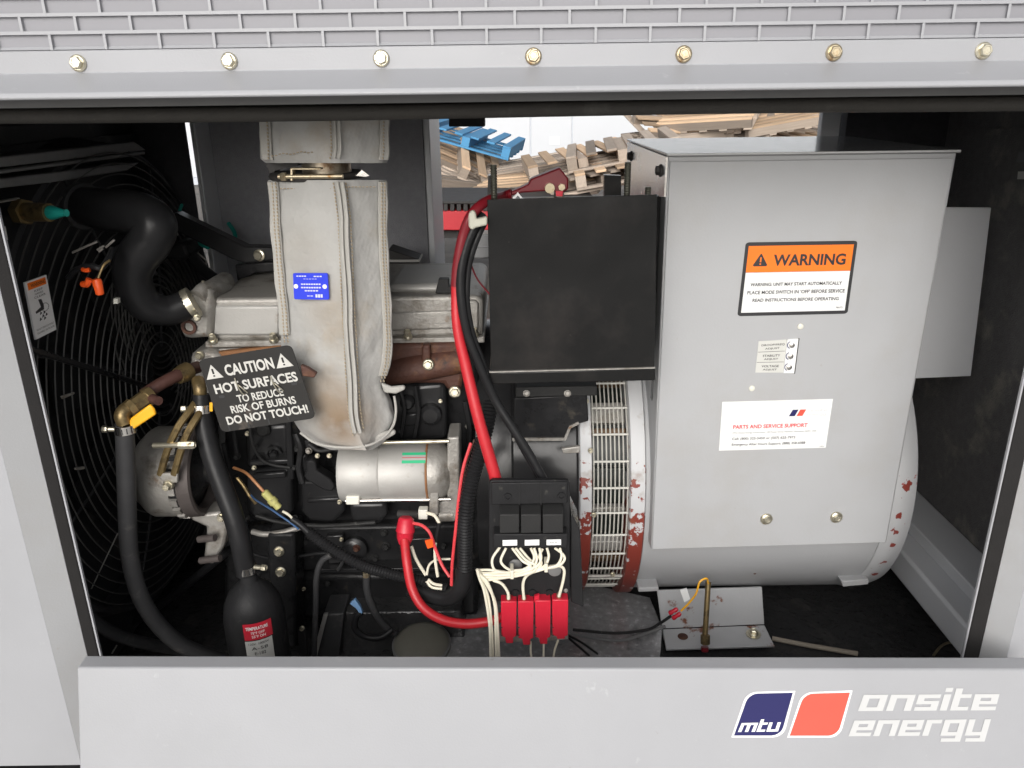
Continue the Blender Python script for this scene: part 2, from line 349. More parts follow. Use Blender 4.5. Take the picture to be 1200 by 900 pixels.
def chips(m, pts, col):                        # bare-primer chips at given places
    nt = m.node_tree; N = nt.nodes; L = nt.links; p = N['Principled BSDF']; src = p.inputs['Base Color'].links[0].from_socket
    ge = N.new('ShaderNodeNewGeometry'); nz = N.new('ShaderNodeTexNoise'); nz.inputs['Scale'].default_value = 60; nz.inputs['Detail'].default_value = 6; L.new(ge.outputs['Position'], nz.inputs['Vector'])
    for c, rr in pts:
        d = N.new('ShaderNodeVectorMath'); d.operation = 'DISTANCE'; L.new(ge.outputs['Position'], d.inputs[0]); d.inputs[1].default_value = c
        mr = N.new('ShaderNodeMapRange'); mr.inputs['From Min'].default_value = rr; mr.inputs['From Max'].default_value = 0; mr.inputs['To Min'].default_value = -.25; mr.inputs['To Max'].default_value = .16; mr.clamp = True; L.new(d.outputs['Value'], mr.inputs['Value'])
        ad = N.new('ShaderNodeMath'); L.new(mr.outputs[0], ad.inputs[0]); L.new(nz.outputs['Fac'], ad.inputs[1])
        st = N.new('ShaderNodeMapRange'); st.inputs['From Min'].default_value = .53; st.inputs['From Max'].default_value = .55; L.new(ad.outputs[0], st.inputs['Value'])
        mx = N.new('ShaderNodeMix'); mx.data_type = 'RGBA'; L.new(st.outputs[0], mx.inputs['Factor']); L.new(src, mx.inputs['A']); mx.inputs['B'].default_value = (*col, 1); src = mx.outputs['Result']
    L.new(src, p.inputs['Base Color'])
def fabric(name, col):
    m = mat(name, col, .8, var=.10, vs=9, spots=[((.36, .29, .20), 5.5, .54, .80), ((.28, .27, .25), 3.5, .56, .85)])
    N = m.node_tree.nodes; L = m.node_tree.links; p = N['Principled BSDF']
    ge = N.new('ShaderNodeNewGeometry'); n4 = N.new('ShaderNodeTexNoise'); n4.inputs['Scale'].default_value = 14; n4.inputs['Detail'].default_value = 5
    L.new(ge.outputs['Position'], n4.inputs['Vector']); src = p.inputs['Base Color'].links[0].from_socket
    for c, rr, am, colr in ((P(396, 495, 1.42), .11, 1.0, (.21, .145, .09)), (P(378, 462, 1.42), .08, .7, (.28, .21, .14)), (P(388, 365, 1.42), .09, .55, (.27, .22, .16)), (P(352, 300, 1.43), .09, .3, (.30, .26, .2)), (P(430, 500, 1.44), .05, .4, (.25, .20, .15))):   # heat scorching
        dist = N.new('ShaderNodeVectorMath'); dist.operation = 'DISTANCE'; L.new(ge.outputs['Position'], dist.inputs[0]); dist.inputs[1].default_value = c
        mr = N.new('ShaderNodeMapRange'); mr.inputs['From Min'].default_value = rr; mr.inputs['From Max'].default_value = 0; mr.inputs['To Max'].default_value = am; mr.interpolation_type = 'SMOOTHSTEP'; L.new(dist.outputs['Value'], mr.inputs['Value'])
        mu = N.new('ShaderNodeMath'); mu.operation = 'MULTIPLY'; L.new(mr.outputs[0], mu.inputs[0])
        m5 = N.new('ShaderNodeMapRange'); m5.inputs['From Min'].default_value = .15; m5.inputs['From Max'].default_value = .5; L.new(n4.outputs['Fac'], m5.inputs['Value']); L.new(m5.outputs[0], mu.inputs[1])
        mm = N.new('ShaderNodeMix'); mm.data_type = 'RGBA'; L.new(mu.outputs[0], mm.inputs['Factor']); L.new(src, mm.inputs['A']); mm.inputs['B'].default_value = (*colr, 1); src = mm.outputs['Result']
    L.new(src, p.inputs['Base Color'])
    p.inputs['Sheen Weight'].default_value = .2
    tc = N.new('ShaderNodeTexCoord'); b0 = None
    hs_ = []
    for d in ('X', 'Z'):
        w = N.new('ShaderNodeTexWave'); w.bands_direction = d; w.inputs['Scale'].default_value = 160; w.inputs['Distortion'].default_value = .6; L.new(tc.outputs['Object'], w.inputs['Vector']); hs_.append(w.outputs['Fac'])
    a = N.new('ShaderNodeMath'); L.new(hs_[0], a.inputs[0]); L.new(hs_[1], a.inputs[1])
    n3 = N.new('ShaderNodeTexNoise'); n3.inputs['Scale'].default_value = 22; n3.inputs['Detail'].default_value = 3; L.new(tc.outputs['Object'], n3.inputs['Vector'])
    b1 = N.new('ShaderNodeBump'); b1.inputs['Strength'].default_value = .6; b1.inputs['Distance'].default_value = .012; L.new(n3.outputs['Fac'], b1.inputs['Height'])
    b = N.new('ShaderNodeBump'); b.inputs['Strength'].default_value = .35; b.inputs['Distance'].default_value = .0012; L.new(a.outputs[0], b.inputs['Height']); L.new(b1.outputs[0], b.inputs['Normal']); L.new(b.outputs[0], p.inputs['Normal'])
    return m
M['fabric'] = fabric('silicone_cloth', (.40, .395, .38))
M['fabric_edge'] = mat('cloth_edge', (.37, .36, .335), .85, var=.1, vs=30, bump=.4, bs=220)

def wetfloor():
    m = mat('wet_black_floor', (.034, .034, .035), .14, var=.4, vs=8, rvar=.1, spots=[((.06, .058, .056), 11, .56, .72)])
    N = m.node_tree.nodes; L = m.node_tree.links; p = N['Principled BSDF']; tc = N.new('ShaderNodeTexCoord')
    n = N.new('ShaderNodeTexNoise'); n.inputs['Scale'].default_value = 45; n.inputs['Detail'].default_value = 5; L.new(tc.outputs['Object'], n.inputs['Vector'])
    b = N.new('ShaderNodeBump'); b.inputs['Strength'].default_value = .8; b.inputs['Distance'].default_value = .006; L.new(n.outputs['Fac'], b.inputs['Height']); L.new(b.outputs[0], p.inputs['Normal'])
    return m
M['floor'] = wetfloor()
M['floor_sheen'] = mat('painted_floor_sheen', (.52, .52, .53), .2, .55, var=.45, vs=60, bump=.45, bs=70, rvar=.1, coat=.6, spots=[((.8, .8, .81), 60, .58, .66), ((.06, .06, .06), 7, .58, .78)])  # pale mottling paints in the reflections of the wet black floor
M['guard_paint'] = mat('pale_guard_wire', (.50, .49, .45), .5, var=.2, vs=30, spots=[((.25, .17, .09), 20, .58, .7)])

# ------------------------------------------------------------------ ground and yard behind
b = B(); face(b, [(-150, -60, -.45), (150, -60, -.45), (150, 250, -.45), (-150, 250, -.45)])
part('ground', b, M['ground'], kind='structure', label='brown wet yard ground behind and below the generator')

b = B(); face(b, [(-8, -9, -.44), (8, -9, -.44), (8, 2.4, -.44), (-8, 2.4, -.44)])
part('bounce_apron', b, M['bounce_surface'], kind='structure', label='unseen pale apron added to bounce light into the generator')  # out of view, added to throw light up into the opening
CY = 17.0
t = thing('shipping_container', 'long white container wall with upright seams beyond the pallets', 'container', (0, CY, -.45))
xs = [-11.6, -9.4, -7.2, -5.0, -2.8, -1.2, .45, 1.3, 3.4, 5.5, 7.6, 9.7]
for a, c in zip(xs, xs[1:]):
    b = B(); box(b, (a + .012, CY, -.3), (c - .012, CY + 2.3, 2.45)); part('panel', b, M['container'], t, smooth=False, bevel=.01)
for i, x in enumerate(xs):
    b = B(); box(b, (x - .011, CY + .01, -.3), (x + .011, CY + 2.2, 2.44)); part('seam_post', b, M['container_line'], t, smooth=False)
b = B(); box(b, (-11.6, CY - .03, -.45), (9.7, CY + 2.3, -.302)); part('bottom_rail', b, M['container_line'], t, smooth=False)
pq = P(650, 165, CY)
b = B(); box(b, (pq.x - .1, CY - .012, pq.z - .08), (pq.x + .1, CY - .001, pq.z + .08)); part('plate', b, M['sticker'], t, smooth=False)

def pallet_proto(m, name, label, group, m2=None):
    t = thing(name, label, 'pallet', (0, 0, 0), group)
    for i in range(6):
        b = B(); y = -.5 + i * .182; box(b, (-.6, y, .122), (.6, y + .09, .143)); part('plank', b, m, t, smooth=False, bevel=.003)
    for y in (-.5, -.045, .41):
        b = B(); box(b, (-.598, y, .0225), (.598, y + .09, .1215)); part('stringer', b, m2 or m, t, smooth=False, bevel=.003)
    for x in (-.6, -.3, -.05, .2, .5):
        b = B(); box(b, (x, -.5, 0), (x + .1, .5, .022)); part('bottom_plank', b, m2 or m, t, smooth=False, bevel=.003)
    return t
def dup(root, loc, rot, label=None, name=None):
    r = root.copy(); COL.objects.link(r); r.location = loc; r.rotation_euler = rot
    if label: r['label'] = label
    for ch in list(root.children):
        c = ch.copy(); COL.objects.link(c); c.parent = r
        for g in ch.children:
            d = g.copy(); COL.objects.link(d); d.parent = c
    return r
GP = 'wooden pallets thrown in a pile behind the generator'
pw = pallet_proto(M['wood'], 'wooden_pallet', 'x', GP, M['wood_grey'])
pg = pallet_proto(M['wood_grey'], 'wooden_pallet', 'x', GP)
def tilt(a, b, c):                              # lean back a, roll b, turned c about the upright
    return (Matrix.Rotation(rad(b), 3, 'Y') @ Matrix.Rotation(rad(a), 3, 'X') @ Matrix.Rotation(rad(c), 3, 'Z')).to_euler()
spots = [  # px, py of the pallet's middle, distance, tilt (deg), prototype, label
    (536, 190, 9.4, (12, 27, 12), pw, 'pale pallet sloping down just beneath the blue pallet'),
    (520, 208, 9.0, (4, 22, -20), pg, 'grey pallet low beside the dark door edge, one below the pale sloping one'),
    (584, 212, 9.0, (8, 26, 98), pw, 'pale pallet sloping over the red lever clamp'),
    (546, 220, 8.8, (2, 12, 30), pg, 'grey pallet in the middle of the heap above the red trailer'),
    (566, 233, 8.6, (2, 3, 35), pg, 'lowest grey pallet of the heap, flat on the red trailer'),
    (516, 174, 9.8, (16, 25, 15), pw, 'topmost pale pallet behind the blue pallet'),
    (524, 232, 8.5, (3, 6, 75), pw, 'pale pallet flat above the trailer rail beside the dark door edge'),
    (618, 206, 9.0, (2, -7, 12), pg, 'thin grey pallet edge at the start of the long rising row'),
    (676, 194, 8.0, (1, -10, 92), pw, 'pale pallet seen end-on above the battery tray'),
    (728, 183, 7.8, (1, -10, 85), pg, 'grey pallet seen end-on where it meets the grey box'),
    (640, 222, 8.0, (2, -6, -16), pw, 'pale pallet low under the end-on row above the battery'),
    (694, 213, 7.7, (1, -9, 97), pg, 'weathered pallet low in the end-on row over the red clamp'),
    (735, 203, 7.6, (1, -9, 88), pw, 'pale pallet low in the end-on row beside the grey box'),
    (786, 148, 11.2, (20, 12, 22), pw, 'tilted pale pallet over the corner of the grey box'),
    (832, 143, 11.0, (10, -8, -24), pw, 'tilted pale pallet over the middle of the grey box'),
    (862, 150, 11.3, (14, -10, 68), pg, 'weathered pallet tilted end-on over the middle of the lid'),
    (902, 148, 11.1, (8, -6, 14), pw, 'pale pallet over the grey box lid towards the rear post'),
    (946, 158, 11.6, (8, 5, -30), pg, 'small far weathered pallet beside the rear door post'),
    (795, 166, 11.1, (2, -4, 20), pg, 'flat weathered pallet at the base of the far heap by the lid corner'),
    (850, 166, 11.4, (2, 3, -12), pw, 'flat pale pallet at the base of the far heap over the lid'),
    (920, 168, 11.2, (3, -2, 96), pw, 'flat pale pallet at the base of the far heap by the rear post'),
]
for px, py, Y, r, pr, lb in spots:
    dup(pr, P(px, py, Y), tilt(*r), lb)
for pr in (pw, pg):
    for ch in list(pr.children): bpy.data.objects.remove(ch)
    bpy.data.objects.remove(pr)
pb = pallet_proto(M['pallet_blue'], 'blue_pallet', 'bright blue pallet lying tilted on top of the wooden pile', None)
pb.location = P(556, 168, 9.6); pb.rotation_euler = tilt(4, 15, 82)
if 'group' in pb: del pb['group']

def heap_post(px, py0, py1, Y, lb):
    pass
t = thing('red_trailer', 'red steel trailer side with dark slotted top rail under the pallets', 'trailer', P(560, 300, 6.6))
b = B(); pp(b, [(430, 247), (700, 247), (700, 270), (430, 270)], 6.6, 7.6); part('side_board', b, M['red_beam'], t, bevel=.01)
b = B(); pp(b, [(430, 236), (700, 236), (700, 239), (430, 239)], 6.58, 7.62); part('top_rail', b, M['dark_iron'], t, bevel=.005)
for k in range(34):
    x = 434 + k * 7.8
    b = B(); pp(b, rect(x, 239.2, x + 4.6, 246.8), 6.585, 6.62); part('slat', b, M['dark_iron'], t, smooth=False)
b = B(); pp(b, rect(430, 270.3, 700, 279), 6.7, 7.5); part('under_rail', b, M['dark_iron'], t, smooth=False)
for px in (470, 650):
    b = B(); c = P(px, 300, 6.75); lathe(b, c, (0, 1, 0), [(0, .2), (.02, .24), (.18, .24), (.2, .2)], 24); part('wheel', b, M['dark_iron'], t)
t = thing('grey_drum', 'small grey metal drum on the yard under the red trailer', 'drum', P(563, 300, 6.0))
b = B(); lathe(b, P(563, 300, 6.0), (0, 0, 1), [(0, .1), (.01, .11), (.08, .11), (.085, .115), (.09, .11), (.17, .11), (.175, .1)], 20); part('shell', b, M['sheet_dark'], t)
b = B(); lathe(b, P(563, 300, 6.0) + Vector((0, 0, .176)), (0, 0, 1), [(0, .09), (.008, .09)], 20); part('lid', b, M['alu'], t)

# ------------------------------------------------------------------ the enclosure
ENC = thing('generator_enclosure', 'pale grey steel generator enclosure with its side access opening uncovered', 'enclosure', (0, 1.2, -.30))
YF = 1.2
def zat(y, Y): return P(600, y, Y).z
XL, XR = -1.5, 1.5; ZR_ = 1.314
# header: flange, sloping drip lip, recessed strip, rubber bulb seal
z0, z1, z2, z3, z4 = zat(52, YF), zat(79, YF), zat(108, 1.130), zat(119, 1.222), zat(137, 1.24)
b = B(); prism(b, [(XL, YF, z0), (XL, YF, z1), (XL, 1.136, z2 + .009), (XL, 1.131, z2 + .007), (XL, 1.128, z2 + .001), (XL, 1.131, z2 - .002), (XL, 1.137, z2), (XL, 1.206, z1 - .008), (XL, 1.206, z0)], (XR - XL, 0, 0))
part('header_rail', b, M['paint'], ENC, bevel=.0015)
b = B(); box(b, (XL, 1.222, z3), (XR, 1.232, z0)); part('inner_header', b, M['sheet_dark'], ENC)
b = B(); box(b, (-1.16, 1.256, z4 + .003), (1.16, 1.262, ZR_)); part('seal_backing', b, M['rubber'], ENC)
b = B()
tube(b, [(x, 1.243, (z3 + z4) / 2 - .001 + .0012 * math.sin(x * 5)) for x in [XL + k * .1 for k in range(31)]], (z3 - z4) / 2 * 1.02, 14, 2)
part('door_seal', b, M['rubber'], ENC)
# expanded-metal vent: one punched sheet with staggered slots
dpx = mpp(P(600, 20, YF)); pitchx = 64.4 * dpx
zr = [zat(52, YF), zat(31, YF), zat(10, YF)]; pz = (zr[2] - zr[0]) / 2
rows = [zr[0] + pz * k for k in range(9)]
b = B(); bw = .0044
for k, z in enumerate(rows):
    if k: box(b, (XL, YF - .0003, z - bw / 2), (XR, YF + .0012, z + bw / 2))
    if k + 1 < len(rows):
        off = (609 - 600) * dpx if k % 2 else (640 - 600) * dpx
        x = off - 25 * pitchx
        while x < XR:
            if x > XL:
                zb = z + (bw / 2 if k else .0005)
                box(b, (x - bw * .42, YF, zb + .0001), (x + bw * .42, YF + .0010, rows[k + 1] - bw / 2 - .0001))
            x += pitchx
part('mesh_grille', b, M['paint'], ENC, smooth=False, label='expanded metal vent with staggered slots above the opening', kind='stuff')
b = B(); box(b, (XL, YF + .0055, z0 - .01), (XR, YF + .008, rows[-1])); part('vent_backing', b, M['paint_recess'], ENC, smooth=False)
b = B(); prism(b, [(XL, YF + .0015, z0 + .001), (XL, YF + .0053, z0 + .005), (XL, YF + .0053, z0 + .001)], (XR - XL, 0, 0)); part('vent_ledge', b, M['paint'], ENC, smooth=False)
for i, (x, y) in enumerate([(92, 74), (269, 71.5), (447, 68.5), (625, 66), (801, 63.5), (977, 61.5), (1152, 59.5)]):
    b = B(); hexbolt(b, P(x, y, YF) - Vector((0, .0004, 0)), (0, -1, .06), .0116, .0105)
    part('bolt', b, M['zinc_yellow'] if i in (3, 4, 5) else M['zinc'], ENC)
# jambs
def jamb(sgn, xf, xr, xs, xi):
    zb, zt = .007, z1 - .012
    b = B(); box(b, (min(xf, sgn * 1.5), YF, zb), (max(xf, sgn * 1.5), YF + .004, zt)); part('outer_panel', b, M['paint'], ENC, bevel=.001)
    b = B(); prism(b, [(xf, YF + .0005, zb), (xr, 1.232, zb), (xr, 1.236, zb), (xf - sgn * -.004, YF + .0045, zb)], (0, 0, zt - zb)); part('jamb_return', b, M['paint_in'], ENC)
    b = B(); prism(b, [(xr, 1.231, zb), (xs, 1.238, zb), (xs, 1.246, zb), (xr, 1.246, zb)], (0, 0, 1.19 - zb)); part('jamb_seal', b, M['jamb_rubber'], ENC, bevel=.003)
    b = B(); box(b, (min(xs, xi), 1.2385, zb), (max(xs, xi), 1.2435, 1.19)); part('jamb_edge', b, M['paint'], ENC)
jamb(-1, -.846, -.806, -.787, -.784)
jamb(1, .906, .878, .853, .850)
# shell: roof, end walls, rear wall pieces, floor
ZR = 1.315
b = B(); box(b, (-1.5, 1.2262, rows[-1]), (1.5, 2.4, rows[-1] + .01)); part('roof', b, M['paint'], ENC, smooth=False)
b = B(); box(b, (-1.15, 1.234, ZR + .001), (1.2, 2.24, ZR + .03)); part('ceiling_lining', b, M['foam'], ENC, smooth=False)
b = B(); box(b, (-1.2, 1.234, -.1), (-1.152, 2.3, ZR)); part('end_wall', b, M['foam'], ENC, smooth=False)
b = B(); box(b, (1.165, 1.234, -.1), (1.21, 2.3, ZR)); part('end_wall', b, M['foam_worn'], ENC, smooth=False)
b = B(); box(b, (1.0, 1.3, .02), (1.1645, 2.19, .10)); part('skid_rail', b, M['paint_lit'], ENC, bevel=.008)
b = B(); box(b, (1.06, 1.3, .101), (1.1645, 2.19, .135)); part('skid_rail_lip', b, M['paint_lit'], ENC, bevel=.004)
YB = 2.2
xa, xb = P(236, 240, YB).x, P(268, 240, YB).x
b = B(); box(b, (xa, YB - .005, -.1), (xb - .035, YB + .012, ZR)); box(b, (xb - .0345, YB - .09, -.1), (xb - .028, YB + .012, ZR)); part('rear_post', b, M['paint_lit'], ENC, bevel=.004)
b = B(); box(b, (-1.15, YB + .003, -.1), (P(224, 200, YB).x, YB + .006, ZR)); part('rear_wall', b, M['foam'], ENC, smooth=False)
xc, xd = P(500, 240, YB + .03).x, P(513, 240, YB + .03).x
b = B(); box(b, (xb - .03, YB + .0125, -.1), (xc, YB + .07, ZR)); part('rear_door', b, M['foam_door'], ENC, smooth=False)
b = B(); box(b, (xc + .001, YB + .02, -.1), (xd - .012, YB + .34, ZR)); part('rear_door_edge', b, M['paint_lit'], ENC, bevel=.003)
xe, xf_ = P(962, 155, YB).x, P(984, 155, YB).x
b = B(); box(b, (xe, YB, -.1), (xf_, YB + .03, ZR)); part('rear_post', b, M['paint_lit'], ENC, bevel=.004)
xg = P(992, 155, YB).x
b = B(); box(b, (xg, YB + .005, -.1), (1.18, YB + .05, ZR)); part('rear_wall', b, M['foam'], ENC, smooth=False)
b = B(); box(b, (-1.15, YB + .001, -.1), (1.16, YB + .06, .36)); part('rear_sill', b, M['sheet_dark'], ENC, smooth=False)
b = B(); pp(b, rect(526, 132, 568, 148.5), 2.12, 2.19); part('door_bracket', b, M['plastic_grey'], ENC, bevel=.002)
b = B(); pp(b, [(455, 292), (491, 304), (491, 330), (455, 330)], 2.02, 2.1); part('air_inlet_edge', b, M['dark_iron'], ENC, bevel=.003)
b = B(); pp(b, [(453, 304.5), (491.5, 304.5), (491.5, 307), (453, 307)], 2.015, 2.1); part('air_inlet_lip', b, M['alu_clean'], ENC)
b = B(); box(b, (-1.2, 1.262, -.1), (1.2, 2.3, -.08)); part('enclosure_floor', b, M['floor'], ENC, smooth=False)
b = B(); box(b, (-1.5, 1.24, -.32), (1.5, 2.3, -.102)); part('skid_base', b, M['black'], ENC, smooth=False)
# plate and clutter on the far end wall
b = B(); pp(b, [(1066, 444), (1138, 441), (1162, 243), (1072, 243)], 1.80, 1.806); part('wall_plate', b, M['paint_lit'], ENC, bevel=.002)
b = B(); prism(b, [PX(1194, 178, 1.15), PX(1206, 178, 1.15), PX(1206, 190, 1.15), PX(1191, 190, 1.15)], (.01, 0, 0)); part('wall_bracket', b, M['sheet_dark'], ENC)
b = B(); prism(b, [PX(1193, 201, 1.15), PX(1206, 201, 1.15), PX(1206, 210, 1.15), PX(1192, 210, 1.15)], (.01, 0, 0)); part('wall_bracket', b, M['sticker_grey'], ENC)
b = B(); prism(b, [PX(1115, 152, 1.158), PX(1206, 150, 1.158), PX(1206, 158, 1.158), PX(1112, 159, 1.158)], (.006, 0, 0)); part('wall_strip', b, M['foam_worn'], ENC)

# ------------------------------------------------------------------ access door leaning in front of the opening
dO = P(90, 782.5, 1.12); tl = rad(17)
uX = (P(1216, 782.5, 1.1195) - dO).normalized()
dn = Vector((0, -math.cos(tl), math.sin(tl))); uX = (uX - dn * uX.dot(dn)).normalized(); dv = uX.cross(dn).normalized()
if dv.z > 0: dv = -dv
W = (PP(1216, 782.5, dO, dn) - dO).dot(uX)
DOOR = thing('access_door', 'removed pale grey access door with maker logo leaning below the opening', 'door', dO + dv * .58 + uX * W / 2)
b = B(); prism(b, [dO, dO + uX * W, dO + uX * W + dv * .6, dO + dv * .6], (0, .032, .0005))
part('door_panel', b, M['paint'], DOOR, bevel=.0035, segs=3)
def dq(cs): return Quad(*[PP(x, y, dO, dn) for x, y in cs])
def rpar(q, r, corners, e0, e1):
    pts = []
    asp = (q.c[1] - q.c[0]).length / (q.c[3] - q.c[0]).length
    ru, rv = r / asp, r
    cfg = {'TL': ((ru, rv), 180), 'TR': ((1 - ru, rv), 270), 'BR': ((1 - ru, 1 - rv), 0), 'BL': ((ru, 1 - rv), 90)}
    sharp = {'TL': (0, 0), 'TR': (1, 0), 'BR': (1, 1), 'BL': (0, 1)}
    for k in ('TL', 'TR', 'BR', 'BL'):
        if k in corners:
            (cu, cv), a0 = cfg[k]
            for i in range(6):
                a = rad(a0 + 18 * i); pts.append((cu + ru * math.cos(a), cv + rv * math.sin(a)))
        else: pts.append(sharp[k])
    return sheet(B(), q, pts, e0, e1)
LG = part('logo_decal', rpar(dq([(875, 811), (932, 809.5), (918, 864), (857, 864)]), .2, ('TL', 'BR'), -.0005, .0004), M['ink_white'], DOOR, smooth=False)
part('blue_field', rpar(dq([(877.5, 812.8), (929, 811.6), (915, 861.8), (860, 861.8)]), .2, ('TL', 'BR'), .0003, .0007), M['ink_blue'], LG, smooth=False)
LR = part('logo_decal', rpar(dq([(940, 811.5), (999, 809), (984, 864.2), (922.5, 864.2)]), .2, ('TL', 'BR'), -.0005, .0004), M['ink_white'], DOOR, smooth=False)
part('red_field', rpar(dq([(942.3, 813), (996, 811.4), (981.3, 862), (925.3, 862)]), .2, ('TL', 'BR'), .0003, .0007), M['ink_coral'], LR, smooth=False)
b = B(); word(b, 'mtu', dq([(869, 847), (915, 846), (911.5, 856.8), (864.5, 857.5)]), .0011); part('lettering', b, M['ink_white'], LG, smooth=False)
b = B(); word(b, 'onsite', dq([(1012, 814), (1171, 813), (1166, 832), (1005, 833)]), .0009); part('lettering', b, M['logo_white'], DOOR, smooth=False)
b = B(); word(b, 'energy', dq([(1001, 844), (1161, 842.5), (1155.5, 861.5), (994, 862.5)]), .0009); part('lettering', b, M['logo_white'], DOOR, smooth=False)

# ------------------------------------------------------------------ radiator with fan guard at the far end of the engine
XG = -.90
RAD = thing('radiator', 'black radiator and fan shroud with wire fan guard facing the engine', 'radiator', (-.95, 1.65, -.08))
b = B(); box(b, (-1.10, 1.27, -.05), (-.985, 2.19, 1.18)); part('core', b, M['rad_black'], RAD, bevel=.006)
cc = Vector((XG, 1.83, .58))
b = B(); lathe(b, (XG - .08, cc.y, cc.z), (1, 0, 0), [(0, .565), (.075, .55), (.08, .542), (.075, .535), (.0, .55)], 80, cap=False); part('shroud_ring', b, M['rad_black'], RAD)
b = B()
for k in range(4):
    a = rad(90 * k)
box(b, (XG - .08, 1.27, 1.06), (XG - .07, 2.18, 1.14)); box(b, (XG - .08, 1.27, -.05), (XG - .07, 2.18, .10)); box(b, (XG - .08, 1.265, .1005), (XG - .07, 1.33, 1.0595))
part('shroud_panel', b, M['rad_black'], RAD)
b = B()
def torus(bm, c, R, r, seg=72, s2=6):
    rings = []
    for i in range(seg):
        a = 2 * math.pi * i / seg; d = Vector((0, math.cos(a), math.sin(a))); o = Vector(c) + d * R
        rings.append([bm.verts.new(o + d * (r * math.cos(2 * math.pi * k / s2)) + Vector((r * math.sin(2 * math.pi * k / s2), 0, 0))) for k in range(s2)])
    for i in range(seg):
        p, q = rings[i], rings[(i + 1) % seg]
        for k in range(s2): bm.faces.new((p[k], p[(k + 1) % s2], q[(k + 1) % s2], q[k]))
GUARD = None
for k in range(20):
    b = B(); R_ = .09 + k * .0232
    torus(b, cc + Vector((.05 * (1 - (R_ / .56) ** 2), 0, 0)), R_, .0018, 88)
    part('guard_ring', b, M['guard'], RAD)
for k in range(8):
    a = rad(k * 45 + 20); d = Vector((0, math.cos(a), math.sin(a))); b = B()
    tube(b, [cc + d * R_ + Vector((.047 * (1 - (R_ / .56) ** 2) - .004, 0, 0)) for R_ in (.08, .2, .38, .54)], .003, 6, 3); part('guard_spoke', b, M['rad_black'], RAD)
FAN = thing('cooling_fan', 'black bladed cooling fan behind the wire guard', 'fan', (XG - .02, cc.y, cc.z))
b = B(); lathe(b, (XG - .05, cc.y, cc.z), (1, 0, 0), [(0, .06), (.05, .06), (.055, .04)], 20); part('hub', b, M['black'], FAN)
for k in range(7):
    a = rad(k * 360 / 7 + 8); d = Vector((0, math.cos(a), math.sin(a))); e = Vector((0, -math.sin(a), math.cos(a))); b = B()
    prism(b, [Vector((XG - .03, cc.y, cc.z)) + d * .055 - e * .03, Vector((XG - .03, cc.y, cc.z)) + d * .36 - e * .075, Vector((XG - .01, cc.y, cc.z)) + d * .36 + e * .06, Vector((XG - .01, cc.y, cc.z)) + d * .055 + e * .03], (.004, 0, 0))
    part('blade', b, M['plastic'], FAN)
def barX(poly, X, th, m, name, par): 
    b = B(); prism(b, [PX(x, y, X) for x, y in poly], (-th, 0, 0)); return part(name, b, m, par, bevel=.003)
barX([(-30, 187), (158, 166), (172, 176), (-30, 200)], -.90, .08, M['channel'], 'top_channel', RAD)
barX([(-30, 203), (170, 177), (171, 181), (-30, 208)], -.895, .02, M['channel'], 'channel_lip', RAD)
barX([(-30, 213), (165, 190), (150, 200), (60, 214), (-30, 224)], -.89, .09, M['channel'], 'top_tank', RAD)
barX([(-10, 237), (24, 231), (24, 234), (-10, 240)], -.88, .01, M['alu'], 'clip_strip', RAD)
barX([(92, 226), (128, 220), (128, 232), (95, 236)], -.88, .03, M['channel'], 'tank_bracket', RAD)
barX([(28, 402), (182, 452), (182, 458), (28, 410)], -.84, .008, M['black'], 'guard_bar', RAD)
barX([(72, 464), (88, 459), (88, 462), (74, 468)], -.845, .004, M['alu'], 'guard_clip', RAD)
barX([(88, 548), (100, 546), (100, 550), (89, 551)], -.845, .004, M['alu'], 'guard_clip', RAD)
# fan warning sticker
fq = Quad(PX(29, 331, -.845), PX(54, 322, -.845), PX(66, 386, -.845), PX(42, 398, -.845))
b = B(); sheet(b, fq, UNIT, -.003, .0005); st = part('fan_sticker', b, M['sticker'], RAD, smooth=False)
b = B(); sheet(b, fq, rect(.08, .03, .92, .15), .0004, .0008); part('orange_band', b, M['ink_orange'], st, smooth=False)
b = B(); text(b, '\u25b2WARNING' if False else 'WARNING', fq, .2, .06, .88, .12, .0012, .01)
text(b, 'KEEP', fq, .32, .18, .7, .215, .0009); text(b, 'HANDS', fq, .32, .235, .7, .27, .0009); text(b, 'CLEAR', fq, .26, .29, .8, .325, .0009)
sheet(b, fq, [(.42, .36), (.56, .37), (.62, .48), (.60, .56), (.22, .58), (.2, .545), (.48, .50)], .0004, .0008)
for k in range(12):
    a0, a1 = rad(30 * k), rad(30 * k + 22)
    sheet(b, fq, [(.66 + .19 * math.cos(a0), .53 + .075 * math.sin(a0)), (.66 + .19 * math.cos(a1), .53 + .075 * math.sin(a1)), (.66 + .165 * math.cos(a1), .53 + .065 * math.sin(a1)), (.66 + .165 * math.cos(a0), .53 + .065 * math.sin(a0))], .0004, .0008)
for x, y in ((.42, .60), (.58, .61), (.5, .66), (.66, .66), (.36, .70), (.56, .71)):
    sheet(b, fq, [(x - .05, y + .03), (x, y - .03), (x + .07, y + .01)], .0004, .0008)
text(b, 'DO NOT OPERATE WITHOUT', fq, .1, .84, .92, .87, .0009); text(b, 'GUARD IN PLACE', fq, .1, .90, .92, .93, .0009)
part('print', b, M['ink'], st, smooth=False)
b = B(); sheet(b, Quad(PX(-3, 266, -.85), PX(6, 265, -.85), PX(9, 281, -.85), PX(-2, 284, -.85)), UNIT, -.003, .0005); part('white_tag', b, M['sticker_grey'], RAD, smooth=False)

